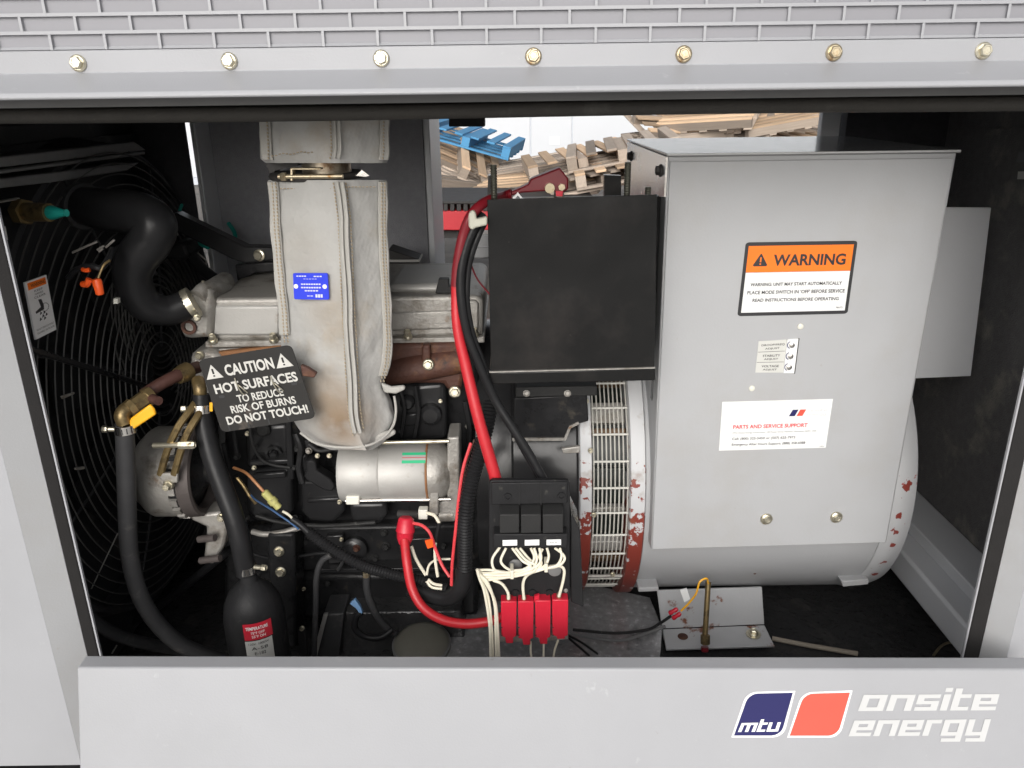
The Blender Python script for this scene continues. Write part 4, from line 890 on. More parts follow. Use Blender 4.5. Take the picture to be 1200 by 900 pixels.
# ------------------------------------------------------------------ charging alternator
CA = thing('charging_alternator', 'small round aluminium charging alternator bolted low on the engine front', 'alternator', P(215, 612, 1.55))
ca = P(190, 552, 1.56); r0 = .098
b = B(); lathe(b, ca - Vector((.035, 0, 0)), (1, 0, 0), [(0, .05), (.002, .075), (.02, .092), (.03, r0), (.085, r0)], 40); BD = part('body', b, M['alu'], CA)
b = B()
for k in range(22):
    a = 2 * math.pi * k / 22; d = Vector((0, math.cos(a), math.sin(a))); e = Vector((0, -math.sin(a), math.cos(a)))
    c = ca + d * (r0 - .004)
    prism(b, [c + Vector((.0502, 0, 0)) - e * .008, c + Vector((.0502, 0, 0)) + e * .008, c + Vector((.066, 0, 0)) + e * .008, c + Vector((.066, 0, 0)) - e * .008], d * .008)
part('fin', b, M['alu'], CA, kind='stuff')
b = B(); lathe(b, ca, (1, 0, 0), [(.051, r0 - .008), (.064, r0 - .008)], 40); part('vent_gap', b, M['ink'], CA)
b = B(); lathe(b, ca, (1, 0, 0), [(.066, r0 - .012), (.068, r0 + .002), (.094, r0 + .0), (.097, r0 - .006), (.094, r0 - .016), (.075, r0 - .02)], 40, cap=False); part('pulley_ring', b, M['brown_ring'], CA)
b = B(); lathe(b, ca, (1, 0, 0), [(.07, r0 - .02), (.085, .05), (.10, .03), (.125, .03), (.128, .012)], 32); part('pulley', b, M['black'], CA)
for poly, Y in (([(184, 548), (190, 512), (213, 470), (228, 462), (234, 470), (221, 486), (208, 520), (205, 556), (196, 566)], 1.44),):
    b = B(); tube(b, [P(188, 556, 1.452), P(196, 528, 1.45), P(209, 500, 1.45), P(222, 482, 1.47), P(232, 468, 1.5)], .0075, 8, 5)
    tube(b, [P(204, 556, 1.450), P(212, 528, 1.45), P(221, 505, 1.45), P(232, 487, 1.47), P(240, 474, 1.5)], .0075, 8, 5); AR = part('adjuster_arm', b, M['brass'], CA)
b = B(); cyl(b, P(180, 522, 1.45), P(225, 521, 1.438), .006, 10); hexbolt(b, P(205, 521.5, 1.44), (1, 0, 0), .011, .04, False); part('adjuster_bolt', b, M['zinc'], AR)
b = B(); pp(b, [(184, 555), (208, 555), (208, 566), (192, 567)], 1.446, 1.456); part('arm_foot', b, M['alu'], AR, bevel=.002)
b = B(); hexbolt(b, P(198, 568, 1.448), (0, -1, .1), .011, .018); part('arm_bolt', b, M['zinc'], AR)
b = B(); pp(b, [(222, 604), (262, 600), (268, 612), (262, 640), (250, 662), (238, 660), (242, 618), (224, 610)], 1.52, 1.58); LB = part('lower_bracket', b, M['alu'], CA, bevel=.006)
b = B(); hexbolt(b, P(260, 606, 1.517), (0, -1, .1), .010, .012); part('bracket_bolt', b, M['zinc'], LB)
b = B(); cyl(b, P(233, 632, 1.51), P(252, 630, 1.50), .008, 10); cyl(b, P(235, 657, 1.51), P(258, 654, 1.50), .008, 10); part('bracket_stud', b, M['brown_ring'], LB)

# ------------------------------------------------------------------ coolant lines
def hclamp(p, d, r, par, screw=None):
    b = B(); d = Vector(d).normalized(); lathe(b, Vector(p) - d * .008, d, [(0, r), (.0165, r)], 20); c = part('hose_clamp', b, M['steel'], par)
    if screw is not None:
        b = B(); hexbolt(b, screw[0], screw[1], .009, .012, False); lathe(b, screw[0], Vector(screw[1]) * -1, [(0, .005), (.015, .005)], 10); part('clamp_screw', b, M['zinc'], c)
    b = B()
    ax, u, v = frame_of(d)
    for k in range(14):
        a = 2 * math.pi * k / 14
        n = u * math.cos(a) + v * math.sin(a); t_ = ax.cross(n); o = Vector(p) + n * (r + .0002)
        face(b, [o - ax * .0055 - t_ * .0010, o - ax * .0055 + t_ * .0010, o + ax * .0055 + t_ * .0010, o + ax * .0055 - t_ * .0010])
    part('band_slots', b, M['ink'], c, smooth=False, kind='stuff')
CL1 = thing('drain_valve_hose', 'black coolant hose with yellow-handled brass valve on a rusty pipe', 'hose', P(230, 765, 1.5))
b = B(); tube(b, [P(146, 497, 1.40), P(147, 530, 1.40), P(149, 600, 1.40), P(152, 650, 1.41), P(163, 695, 1.42), P(184, 730, 1.44), P(215, 757, 1.46), P(262, 775, 1.5)], .0175, 16, 8); part('tube', b, M['hose_dull'], CL1)
hclamp(P(147, 502, 1.40), (0, 0, 1), .0195, CL1, (P(127, 503, 1.395), (-1, -.2, .1)))
b = B(); tube(b, [P(146, 496, 1.40), P(143, 487, 1.40), P(148, 480, 1.41), P(158, 475, 1.425)], .0145, 14, 5); EL = part('brass_elbow', b, M['brass'], CL1)
b = B(); lathe(b, P(150, 481, 1.41), P(178, 462, 1.45) - P(150, 481, 1.41), [(0, .017), (.012, .019), (.013, .016), (.04, .017), (.042, .019), (.055, .018)], 8); part('valve_body', b, M['brass'], CL1)
b = B(); cyl(b, P(172, 464, 1.445), P(186, 470, 1.42), .009, 10); part('valve_stem', b, M['pipe_rust'], CL1)
b = B(); tube(b, [P(168, 463, 1.45), P(190, 449, 1.48), P(214, 437, 1.52), P(232, 430, 1.58)], .0125, 14, 4); part('rusty_pipe', b, M['pipe_rust'], CL1)
b = B(); lathe(b, P(208, 441, 1.51), P(222, 434, 1.54) - P(208, 441, 1.51), [(0, .016), (.016, .019), (.03, .019), (.032, .014)], 16); part('pipe_coupling', b, M['brass'], CL1)
hq = Quad(P(150, 491, 1.393), P(177, 473, 1.40), P(184, 486, 1.40), P(154, 505, 1.393))
b = B(); sheet(b, hq, [(.06, .1), (.95, 0), (1, .5), (.97, .95), (.1, 1), (0, .85), (-.01, .4)], -.008, 0); part('valve_handle', b, M['yellow'], CL1, bevel=.003)
CL2 = thing('heater_hose', 'black coolant hose running down past the alternator to the block heater', 'hose', P(288, 680, 1.42))
b = B(); tube(b, [P(236, 462, 1.50), P(238, 490, 1.49), P(247, 530, 1.47), P(260, 568, 1.45), P(274, 606, 1.43), P(283, 640, 1.42), P(288, 672, 1.42)], [.017, .019, .0205, .0205, .0205, .021, .020], 18, 8); part('tube', b, M['hose'], CL2)
b = B(); tube(b, [P(235, 464, 1.50), P(234, 455, 1.50), P(232, 446, 1.52)], .013, 12, 4); part('brass_fitting', b, M['brass'], CL2)
hclamp(P(236.5, 479, 1.493), P(236, 462, 1.5) - P(238, 490, 1.49), .021, CL2, (P(219, 479, 1.48), (-1, -.3, .1)))
hclamp(P(289, 666, 1.42), (0, 0, 1), .0205, CL2, (P(306, 665, 1.41), (1, -.3, .1)))
b = B(); pp(b, rect(245.5, 472, 249, 482), 1.468, 1.472); part('yellow_tag', b, M['yellow'], CL2)
# block heater
HT = thing('block_heater', 'black bottle-shaped block heater with red temperature label under the hose', 'heater', P(297, 775, 1.42))
hc = P(291, 672, 1.42); hz = P(296, 790, 1.42).z; s_ = mpp(P(295, 730, 1.42))
ax = P(296, 770, 1.42) - P(291, 672, 1.42); ax = Vector((0, 0, -1))
hl = [(0, 9), (8, 10), (12, 16), (20, 25), (32, 31.5), (48, 34.5), (150, 34.5)]
b = B(); lathe(b, hc, ax, [(a * s_ * 1.15, r * s_) for a, r in hl], 36); part('bottle', b, M['plastic'], HT)
def cylpatch(o, axis, r, x0, x1, a0, a1, e, n=8):    # sticker bent round a cylinder; angles from a0 to a1, 0 = towards the viewer
    b = B(); ax = Vector(axis).normalized(); f = (CAM - Vector(o)); f = (f - ax * f.dot(ax)).normalized(); g = ax.cross(f); A = []; C = []
    for k in range(n + 1):
        a = a0 + (a1 - a0) * k / n; d = f * math.cos(a) + g * math.sin(a)
        A.append(Vector(o) + ax * x0 + d * (r + e)); C.append(Vector(o) + ax * x1 + d * (r + e))
    va = [b.verts.new(p) for p in A]; vc = [b.verts.new(p) for p in C]
    for k in range(n): b.faces.new((va[k], va[k + 1], vc[k + 1], vc[k]))
    return b, (A, C)
hr = 34.5 * s_
L0 = hc.z - P(290, 732, 1.42 - hr).z; L1 = hc.z - P(290, 751, 1.42 - hr).z; L2 = hc.z - P(290, 800, 1.42 - hr).z
zo = 0.0
b, q1 = cylpatch(hc, (0, 0, -1), hr, L0 + zo * .75, L1 + zo * .75, -.50, .42, .0006); RL = part('red_label', b, M['red'], HT)
b, q2 = cylpatch(hc, (0, 0, -1), hr, L1 + zo * .75 + .002, L2, -.46, .42, .0006); GL = part('grey_label', b, M['sticker_grey'], HT)
def patch_text(A, C, items, mt, par, name='lettering'):
    b = B()
    flip = (A[-1] - A[0]).dot(ROT @ Vector((1, 0, 0))) < 0
    AA, CC = (A[::-1], C[::-1]) if flip else (A, C); n = len(AA) - 1
    class Q: 
        @staticmethod
        def pt(u, v, e):
            f = max(0, min(.9999, u)) * n; k = int(f); p = AA[k].lerp(AA[k + 1], f - k); q = CC[k].lerp(CC[k + 1], f - k); r = p.lerp(q, v)
            o = r - hc if False else None
            return r + (CAM - r).normalized() * e
    for s, u0, v0, u1, v1, bo in items: text(b, s, Q, u0, v0, u1, v1, .0012, bo)
    return part(name, b, mt, par, smooth=False)
patch_text(*q1, [('TEMPERATURE', .08, .2, .86, .40, .015), ('75\u00b0F OFF', .24, .50, .72, .66, .01), ('55\u00b0F ON', .26, .72, .74, .88, .01)], M['ink_white'], RL)
patch_text(*q2, [('120V  1000W', .12, .05, .86, .10, .0), ('A-58', .2, .15, .8, .22, .0), ('E-182', .3, .27, .7, .34, .0)], M['ink'], GL)

# ------------------------------------------------------------------ starter motor
SM = thing('starter_motor', 'round bare metal starter motor with green label under the blanket elbow', 'starter motor', P(460, 600, 1.6))
sc = P(398, 553, 1.56); s_ = mpp(P(460, 555, 1.5)); axX = Vector((1, 0, 0))
def xo(px): return P(px, 553, 1.56).x - sc.x
b = B(); lathe(sc.copy() and b, sc, axX, [(xo(400), .028), (xo(401), 34.5 * s_), (xo(404), 36 * s_), (xo(446), 36 * s_), (xo(447.5), 35 * s_)], 40) if False else lathe(b, sc, axX, [(xo(400), .028), (xo(401), 34.5 * s_), (xo(404), 36 * s_), (xo(446), 36 * s_), (xo(447.5), 35 * s_)], 40); part('rear_cap', b, M['alu_clean'], SM)
b = B(); lathe(b, sc, axX, [(xo(447.5), 35.6 * s_), (xo(449), 37 * s_), (xo(500), 37 * s_), (xo(501.5), 35.8 * s_)], 40); YK = part('yoke', b, M['alu_clean'], SM)
b = B(); lathe(b, sc, axX, [(xo(501.5), 36.4 * s_), (xo(503), 37.3 * s_), (xo(504), 36.3 * s_)], 40); part('rust_band', b, M['rust_light'], SM)
b = B(); lathe(b, sc, axX, [(xo(504), 36 * s_), (xo(514), 36 * s_), (xo(522), 32 * s_), (xo(528), 25 * s_)], 40); part('nose', b, M['alu'], SM)
b = B(); pp(b, [(524, 513), (538, 512), (539, 604), (532, 612), (514, 606), (512, 590), (524, 586)], 1.52, 1.60); part('mount_plate', b, M['alu'], SM, bevel=.004)
b = B(); cyl(b, P(405, 587, 1.508), P(528, 585, 1.508), .0042, 10); RD = part('through_bolt', b, M['steel'], SM)
b = B(); pp(b, rect(405, 582, 421, 592), 1.497, 1.515); part('bolt_bracket', b, M['white_plastic'], SM, bevel=.003)
b = B(); cyl(b, P(448, 518.5, 1.515), P(526, 517, 1.515), .0042, 10); part('through_bolt', b, M['zinc'], SM)
b = B(); lathe(b, P(515, 602, 1.535), axX, [(0, .017), (.03, .017), (.034, .012)], 20); part('solenoid_end', b, M['alu'], SM)
b = B(); pp(b, [(504, 575), (514, 575), (514, 604), (502, 604)], 1.50, 1.515); part('lug', b, M['alu'], SM, bevel=.003)
b = B(); pp(b, rect(490, 598, 501, 609), 1.49, 1.51); part('terminal', b, M['white_plastic'], SM, bevel=.002)
b = B(); cyl(b, P(468, 602, 1.53), P(492, 604, 1.51), .010, 12); part('solenoid_stud', b, M['dark_iron'], SM)
sx = P(468, 540, 1.5).x - sc.x + .003; sx2 = P(500, 540, 1.5).x - sc.x - .004
for (a, c, m_) in ((-.62, -.52, M['teal']), (-.52, -.34, M['sticker_grey']), (-.34, -.24, M['teal'])):
    b, q = cylpatch(sc, (1, 0, 0), 37 * s_, sx, sx2, a, c, .0005, 3)
    GLb = part('label_band', b, mat('label_green', (.03, .42, .20), .45, var=.05) if m_ is M['teal'] else M['alu_clean'], YK)
b, q = cylpatch(sc, (1, 0, 0), 37 * s_, sx, sx2, -.42, -.44, .0008, 1); part('label_print', b, M['red'], YK)

# ------------------------------------------------------------------ generator end (alternator)
GEN = thing('generator_alternator', 'large grey drum-shaped generator alternator with tall square terminal box', 'alternator', (P(900, 690, 1.85).x, 1.95, -.08))
gy, gz = 1.95, .33
def gx(px, py=560, Y=1.59): return P(px, py, Y).x
X0, X1, X2, X3 = gx(752), gx(1040, 600, 1.575), gx(1046, 600, 1.575), gx(1079, 600, 1.575)
b = B(); lathe(b, (0, gy, gz), (1, 0, 0), [(X0, .366), (X0 + .004, .37), (X1, .37), (X1 + .003, .366)], 96); part('drum', b, M['paint_in'], GEN)
b = B(); lathe(b, (0, gy, gz), (1, 0, 0), [(X1 + .003, .368), (X2, .374), (X3 - .035, .374), (X3 - .012, .366), (X3, .345), (X3 + .002, .2), (X3 + .01, .19)], 96); part('end_bell', b, M['end_bell'], GEN)
def onbell(px, py):                             # where a photograph ray meets the drum
    d = ray(px, py); a = d.y ** 2 + d.z ** 2; e = Vector((CAM.y - gy, CAM.z - gz)); bb = 2 * (d.y * e.x + d.z * e.y); cc_ = e.length_squared - .373 ** 2; q = bb * bb - 4 * a * cc_
    return CAM + d * ((-bb - math.sqrt(max(q, 0))) / (2 * a))
chips(M['end_bell'], [(onbell(1065, 566), .034), (onbell(1058, 585), .016), (onbell(1054, 603), .018), (onbell(1049, 622), .02), (onbell(1046, 638), .014), (onbell(1035, 659), .03), (onbell(1026, 672), .018), (onbell(1070, 600), .012), (onbell(1064, 645), .016)], (.20, .035, .026))
# flange rings and wire guard
b = B(); lathe(b, (0, gy, gz), (1, 0, 0), [(gx(679), .30), (gx(679), .372), (gx(680) + .001, .376), (gx(693), .376), (gx(694), .372), (gx(694), .30)], 96); part('flange_ring', b, M['chipped'], GEN)
b = B(); lathe(b, (0, gy, gz), (1, 0, 0), [(gx(738), .30), (gx(738), .378), (gx(739), .382), (gx(755), .382), (gx(756.5), .378), (gx(756.5), .30)], 96); part('flange_ring', b, M['chipped'], GEN)
b = B(); lathe(b, (0, gy, gz), (1, 0, 0), [(gx(690), .30), (gx(745), .30)], 64); part('stator_core', b, M['winding_g'], GEN)
wr = .362
for k in range(9):
    x = gx(696.5) + (gx(736.5) - gx(696.5)) * k / 8; b = B()
    lathe(b, (x, gy, gz), (1, 0, 0), [(-.0016, wr), (0, wr + .0016), (.0016, wr), (0, wr - .0016), (-.0016, wr)], 96, cap=False); part('guard_wire', b, M['guard_paint'], GEN)
for k in range(38):
    a = 2 * math.pi * k / 38
    d = Vector((0, -math.cos(a), math.sin(a)))
    if d.y > .25: continue
    b = B(); c = Vector((0, gy, gz)) + d * (wr + .0034); cyl(b, Vector((gx(695.5), c.y, c.z)), Vector((gx(737.5), c.y, c.z)), .0027, 8); part('guard_bar', b, M['guard_paint'], GEN)
for a, w_, m_, r_ in ((38, .05, M['alu'], .325), (30, .016, M['winding'], .335), (-2, .012, M['alu'], .33), (-22, .035, M['alu_clean'], .33), (-31, .022, M['winding'], .335), (15, .01, M['winding_g'], .33), (52, .02, M['winding'], .33)):
    d = Vector((0, -math.cos(rad(a)), math.sin(rad(a)))); e = Vector((0, math.sin(rad(a)), math.cos(rad(a)))); o = Vector((gx(694.5), gy, gz)) + d * r_
    b = B(); prism(b, [o - e * w_ / 2, o + e * w_ / 2, o + e * w_ / 2 - d * .02, o - e * w_ / 2 - d * .02], (gx(737.5) - gx(694.5), 0, 0)); part('stator_bar', b, m_, GEN, bevel=.003)
# joint strip of the guard near the bottom
a = rad(-34); d = Vector((0, -math.cos(a), math.sin(a))); o = Vector((0, gy, gz)) + d * .368
b = B(); cyl(b, Vector((gx(695), o.y, o.z)), Vector((gx(738), o.y, o.z)), .0045, 8); part('guard_joint', b, M['alu'], GEN)
for px, py in ((687, 470), (692, 528), (696, 603), (718, 673)):
    b = B(); hexbolt(b, P(px, py, 1.568 if py > 520 else 1.60), (0, -1, .1), .006, .008); part('guard_screw', b, M['zinc'], GEN)
# terminal box
YB0 = 1.545
fc = [P(783, 183, YB0), P(1123, 178.5, YB0), P(1040, 637, YB0), P(763, 645, YB0)]
def backv(p, Y): return Vector((p.x, Y, p.z))
b = B(); prism(b, [c + Vector((0, .0045, 0)) for c in fc], (0, .50, 0)); part('terminal_box', b, M['paint_in'], GEN, bevel=.003)
b = B(); inset = [fc[0] + Vector((.004, 0, -.010)), fc[1] + Vector((-.006, 0, -.010)), fc[2] + Vector((-.004, 0, .002)), fc[3] + Vector((.002, 0, .002))]
prism(b, inset, (0, .004, 0)); FP = part('front_cover', b, M['paint_in'], GEN, bevel=.0015)
tz = fc[0].z + .001; dz = fc[1].z - fc[0].z
b = B(); prism(b, [(fc[0].x - .003, YB0 - .006, tz), (fc[1].x + .002, YB0 - .006, tz + dz), (fc[1].x + .002, YB0 - .006, tz + dz + .004), (fc[0].x - .003, YB0 - .006, tz + .004)], (0, .54, 0)); LD = part('box_lid', b, M['lid'], GEN, bevel=.001)
b = B(); prism(b, [(fc[0].x - .003, YB0 - .005, tz - .0015), (fc[1].x + .002, YB0 - .005, tz + dz - .0015), (fc[1].x + .002, YB0 - .005, tz + dz - .0002), (fc[0].x - .003, YB0 - .005, tz - .0002)], (0, .005, 0)); part('lid_lip', b, M['sheet_dark'], LD)
xl = fc[0].x
b = B(); prism(b, [(xl - .0042, YB0 - .002, fc[0].z - .001), (xl - .0042, YB0 + .51, fc[0].z - .001), (xl - .0042, YB0 + .51, fc[0].z - .13), (xl - .0042, YB0 - .002, fc[0].z - .075)], (.0036, 0, 0)); SP = part('side_plate', b, M['steel'], GEN)
for Y in (1.59, 1.98):
    b = B(); hexbolt(b, (xl - .0045, Y, fc[0].z - .03), (-1, 0, 0), .012, .010); part('plate_bolt', b, M['dark_iron'], SP)
for x, y in ((898, 608), (980, 606)):
    b = B(); lathe(b, P(x, y, YB0 - .0005), (0, -1, 0), [(0, .0135), (.002, .0135)], 20); hexbolt(b, P(x, y, YB0 - .002), (0, -1, .1), .0105, .009); part('cover_bolt', b, M['zinc'], FP)
for x, y in ((938, 382.5), (881, 455)):
    b = B(); lathe(b, P(x, y, YB0 - .0002), (0, -1, 0), [(0, .0065), (.002, .006), (.0035, .003)], 14); part('rivet', b, M['white_plastic'], FP)
YS = YB0 - .0002
# warning label
wq = pquad([(874, 284), (1005, 282), (993, 367.5), (864, 370.5)], YS)
b = B(); sheet(b, wq, rrect(0, 0, 1, 1, .035), -.0002, .0006); WL = part('warning_label', b, M['ink'], FP, smooth=False)
b = B(); sheet(b, wq, rect(.03, .048, .97, .40), .0005, .0009); part('orange_band', b, M['ink_orange'], WL, smooth=False)
b = B(); sheet(b, wq, rect(.03, .404, .97, .952), .0005, .0009); part('white_field', b, M['sticker'], WL, smooth=False)
b = B(); text(b, 'WARNING', wq, .265, .165, .915, .32, .0013, .03)
text(b, 'WARNING: UNIT MAY START AUTOMATICALLY', wq, .085, .545, .91, .59, .0013, .022)
text(b, "PLACE MODE SWITCH IN 'OFF' BEFORE SERVICE", wq, .065, .65, .945, .70, .0013, .022)
text(b, 'READ INSTRUCTIONS BEFORE OPERATING', wq, .12, .76, .90, .805, .0013, .022)
text(b, '98675', wq, .885, .895, .945, .92, .0013)
part('print', b, M['ink'], WL, smooth=False)
b = B(); sheet(b, wq, [(.145, .155), (.155, .155), (.215, .305), (.205, .32), (.095, .32), (.085, .305)], .0008, .0012); part('triangle', b, M['ink'], WL, smooth=False)
b = B(); sheet(b, wq, rect(.144, .20, .157, .265), .0013, .0016); sheet(b, wq, rect(.144, .28, .157, .30), .0013, .0016); part('exclamation', b, M['ink_orange'], WL, smooth=False)
# adjuster plate
aq = pquad([(889, 400), (936, 397), (931, 436.5), (885, 436.5)], YS)
b = B(); sheet(b, aq, rect(.71, -.01, .985, 1.01), -.0002, .0022); AP = part('adjuster_plate', b, M['sticker'], FP, smooth=False)
b = B(); sheet(b, aq, rect(.985, -.02, 1.005, 1.02), -.0002, .003); part('plate_edge', b, M['dark_iron'], AP, smooth=False)
b = B(); sheet(b, aq, rect(0, 0, .705, 1), -.0002, .0008); AL = part('adjuster_label', b, M['sticker_grey'], FP, smooth=False)
b = B()
for s1, v in (('DROOP/FREQ', .07), ('STABILITY', .40), ('VOLTAGE', .73)):
    text(b, s1, aq, .08 if v < .1 else .14, v + .03, .66 if v < .1 else .58, v + .10, .0011, .015); text(b, 'ADJUST', aq, .18, v + .145, .54, v + .215, .0011, .015)
for v in (.335, .665): sheet(b, aq, rect(.01, v, .69, v + .012), .0007, .0010)
part('print', b, M['ink'], AL, smooth=False)
for v in (.16, .49, .82):
    b = B(); lathe(b, aq.pt(.83, v, .0022), aq.n, [(0, .0055), (.004, .0052), (.005, .003)], 14); part('adjuster_screw', b, M['steel'], AP)
    b = B(); c = aq.pt(.82, v, .0024); tube(b, [c + Vector((.004 * 1.9 * math.cos(rad(k)), 0, .004 * 1.9 * math.sin(rad(k)))) for k in range(110, 251, 20)], .0009, 6, 2); part('dial_mark', b, M['ink_blue'], AP)
# service sticker
vq = pquad([(846.5, 471), (976, 467.5), (967.5, 524.5), (842.5, 528)], YS)
b = B(); sheet(b, vq, UNIT, -.0002, .0006); VL = part('service_sticker', b, M['sticker'], FP, smooth=False)
b = B(); text(b, 'PARTS AND SERVICE SUPPORT', vq, .115, .475, .80, .555, .0011, .025); part('heading', b, M['ink_red'], VL, smooth=False)
b = B(); text(b, 'MTU Onsite Energy Corporation, 100 Power Drive, Mankato, Minnesota 56001, USA', vq, .115, .625, .89, .66, .0011)
text(b, 'Call: (800) 325-5450 or (507) 625-7973', vq, .115, .735, .70, .80, .0011, .012); text(b, 'Emergency After Hours Support: (888) 358-6088', vq, .115, .855, .80, .92, .0011, .012)
text(b, '1006', vq, .94, .955, .98, .975, .0011)
part('print', b, M['ink'], VL, smooth=False)
b = B(); sheet(b, vq, [(.648, .195), (.70, .195), (.672, .325), (.618, .325)], .0005, .0009); part('blue_field', b, M['ink_blue'], VL, smooth=False)
b = B(); sheet(b, vq, [(.716, .195), (.77, .195), (.742, .325), (.688, .325)], .0005, .0009); part('red_field', b, M['ink_coral'], VL, smooth=False)
b = B(); word(b, 'onsite', vq.sub(.79, .205, .965, .245), .0009); word(b, 'energy', vq.sub(.78, .285, .955, .325), .0009); part('lettering', b, M['ink_pale'], VL, smooth=False)
# small lugs under the drum
b = B(); pp(b, [(986, 681), (1018, 679), (1018, 685), (988, 688)], 1.63, 1.70); part('lifting_lug', b, M['paint_in'], GEN, bevel=.002)
b = B(); pp(b, [(748, 689), (772, 688), (772, 693), (748, 694)], 1.62, 1.70); part('lifting_lug', b, M['paint_in'], GEN, bevel=.002)
for x, y in ((884, 670), (965, 668)):
    pc = P(x, y, 1.645); b = B(); hexbolt(b, pc, (0, -1, -.4), .005, .006); part('drum_plug', b, M['rust'], GEN)
# foot bracket
f0 = [P(770, 692, 1.70), P(893, 688, 1.70), P(896, 732, 1.675), P(776, 737, 1.675)]; f1 = [P(776, 737.2, 1.6745), P(896, 732.2, 1.6745), P(908, 757, 1.60), P(781, 761, 1.60)]
b = B(); prism(b, f0, (0, .008, -.002)); prism(b, f1, (0, .004, -.008)); FT = part('foot', b, M['chipped'] if False else mat('foot_paint', (.44, .445, .455), .45, var=.08, vs=14, bump=.1, bs=150, spots=[((.19, .07, .035), 17, .60, .66)]), GEN, bevel=.002)
fq2 = Quad(*f1); b = B(); c = fq2.pt(.85, .45, .001); lathe(b, c, fq2.n, [(0, .018), (.003, .018)], 20); hexbolt(b, c + fq2.n * .003, fq2.n, .012, .012); part('foot_bolt', b, M['zinc'], FT)
b = B(); c = fq2.pt(.18, .42, .0009); lathe(b, c, fq2.n, [(0, .013), (.0004, .012)], 16); part('foot_hole', b, M['rust'], FT)

# grease fitting pipe in front of the foot
t = thing('drain_pipe', 'thin upright brass drain pipe standing before the generator foot', 'pipe', P(826, 764, 1.58))
b = B(); cyl(b, P(830, 682, 1.62), P(826, 748, 1.57), .0065, 12); part('pipe', b, M['brass'], t)
b = B(); lathe(b, P(826.5, 744, 1.572), Vector((0, -.3, -1)), [(0, .011), (.022, .011)], 6); part('fitting', b, M['brass'], t)
b = B(); lathe(b, P(826, 758, 1.565), Vector((0, -.3, -1)), [(0, .009), (.01, .009), (.012, .006)], 12); part('red_cap', b, M['red_dark'], t)
t = thing('sensor_wire', 'yellow wire with red connectors and white tag hanging beside the brass pipe', 'wire', P(795, 720, 1.58))
b = B(); tube(b, [P(830, 684, 1.60), P(828, 678, 1.59), P(820, 682, 1.585), P(816, 695, 1.58), P(808, 706, 1.58), P(798, 716, 1.58)], .0024, 8, 6); part('yellow_lead', b, M['yellow'], t)
b = B(); pp(b, [(797, 692), (805, 690), (809, 702), (802, 706)], 1.575, 1.579); part('white_tag', b, M['sticker'], t)
for (x0, y0, x1, y1) in ((784, 719, 797, 712), (788, 725, 797, 719)):
    b = B(); lathe(b, P(x0, y0, 1.578), P(x1, y1, 1.578) - P(x0, y0, 1.578), [(0, .004), (.004, .006), (.012, .0045), (.018, .006), (.024, .004)], 10); part('red_connector', b, M['red'], t)
b = B(); tube(b, [P(786, 722, 1.58), P(774, 730, 1.59), P(758, 738, 1.6), P(720, 742, 1.6), P(672, 738, 1.56)], .0036, 8, 6); part('grey_lead', b, M['plastic_grey'], t)
b = B(); tube(b, [P(780, 734, 1.6), P(760, 741, 1.6), P(730, 750, 1.6), P(700, 748, 1.58), P(668, 742, 1.5)], .0036, 8, 6); part('grey_lead', b, M['sheet_dark'], t)
b = B(); tube(b, [P(664, 744, 1.5), P(680, 752, 1.52), P(700, 766, 1.55)], .003, 8, 4); tube(b, [P(660, 742, 1.5), P(676, 756, 1.52), P(690, 768, 1.55)], .003, 8, 4); part('black_lead', b, M['hose'], t)
t = thing('floor_conduit', 'thin tan cable lying on the black floor beside the generator foot', 'cable', PZ(960, 756, -.075))
b = B(); tube(b, [PZ(905, 748, -.072), PZ(940, 755, -.072), PZ(975, 761, -.072), PZ(1005, 766, -.072)], .006, 8, 5); part('sheath', b, mat('tan_sheath', (.30, .26, .21), .6), t)
b = B(); tube(b, [PZ(1094, 768, -.06), PZ(1102, 758, -.05), PZ(1112, 753, -.05), PZ(1122, 756, -.06)], .003, 8, 5); part('loose_end', b, M['zinc_yellow'], t)

# ------------------------------------------------------------------ battery tray with battery
BT = thing('battery_tray', 'glossy black steel battery tray with threaded hold-down rods on the engine', 'tray', P(670, 450, 1.55))
YT = 1.42
b = B(); pp(b, [(571, 234), (770, 228), (767, 430.5), (575.5, 435.5)], YT, YT + .004); part('front_wall', b, M['tray'], BT, bevel=.001)
b = B(); pp(b, [(573.5, 437), (768, 432), (768, 446), (573.5, 450.5)], YT - .006, YT + .36); part('base', b, M['tray'], BT, bevel=.002)
b = B(); pp(b, [(573.5, 435.6), (768, 430.6), (768, 431.9), (573.5, 436.9)], YT - .006, YT - .001); part('base_edge', b, M['alu'], BT)
tl_, tr_, br_, bl_ = [P(x, y, YT) for x, y in ((571, 234), (770, 228), (767, 430.5), (575.5, 435.5))]
b = B(); prism(b, [tl_ + Vector((0, .0045, 0)), bl_ + Vector((0, .0045, 0)), bl_ + Vector((0, .35, 0)), tl_ + Vector((0, .35, -.05))], (.003, 0, 0)); part('side_wall', b, M['tray'], BT)
b = B(); prism(b, [tr_ + Vector((-.003, .0045, 0)), br_ + Vector((-.003, .0045, 0)), br_ + Vector((-.003, .35, 0)), tr_ + Vector((-.003, .35, -.05))], (.003, 0, 0)); part('side_wall', b, M['tray'], BT)
b = B(); prism(b, [tl_ + Vector((.003, .347, -.075)), tr_ + Vector((-.003, .347, -.075)), br_ + Vector((-.003, .347, 0)), bl_ + Vector((.003, .347, 0))], (0, .003, 0)); part('back_wall', b, M['tray'], BT)
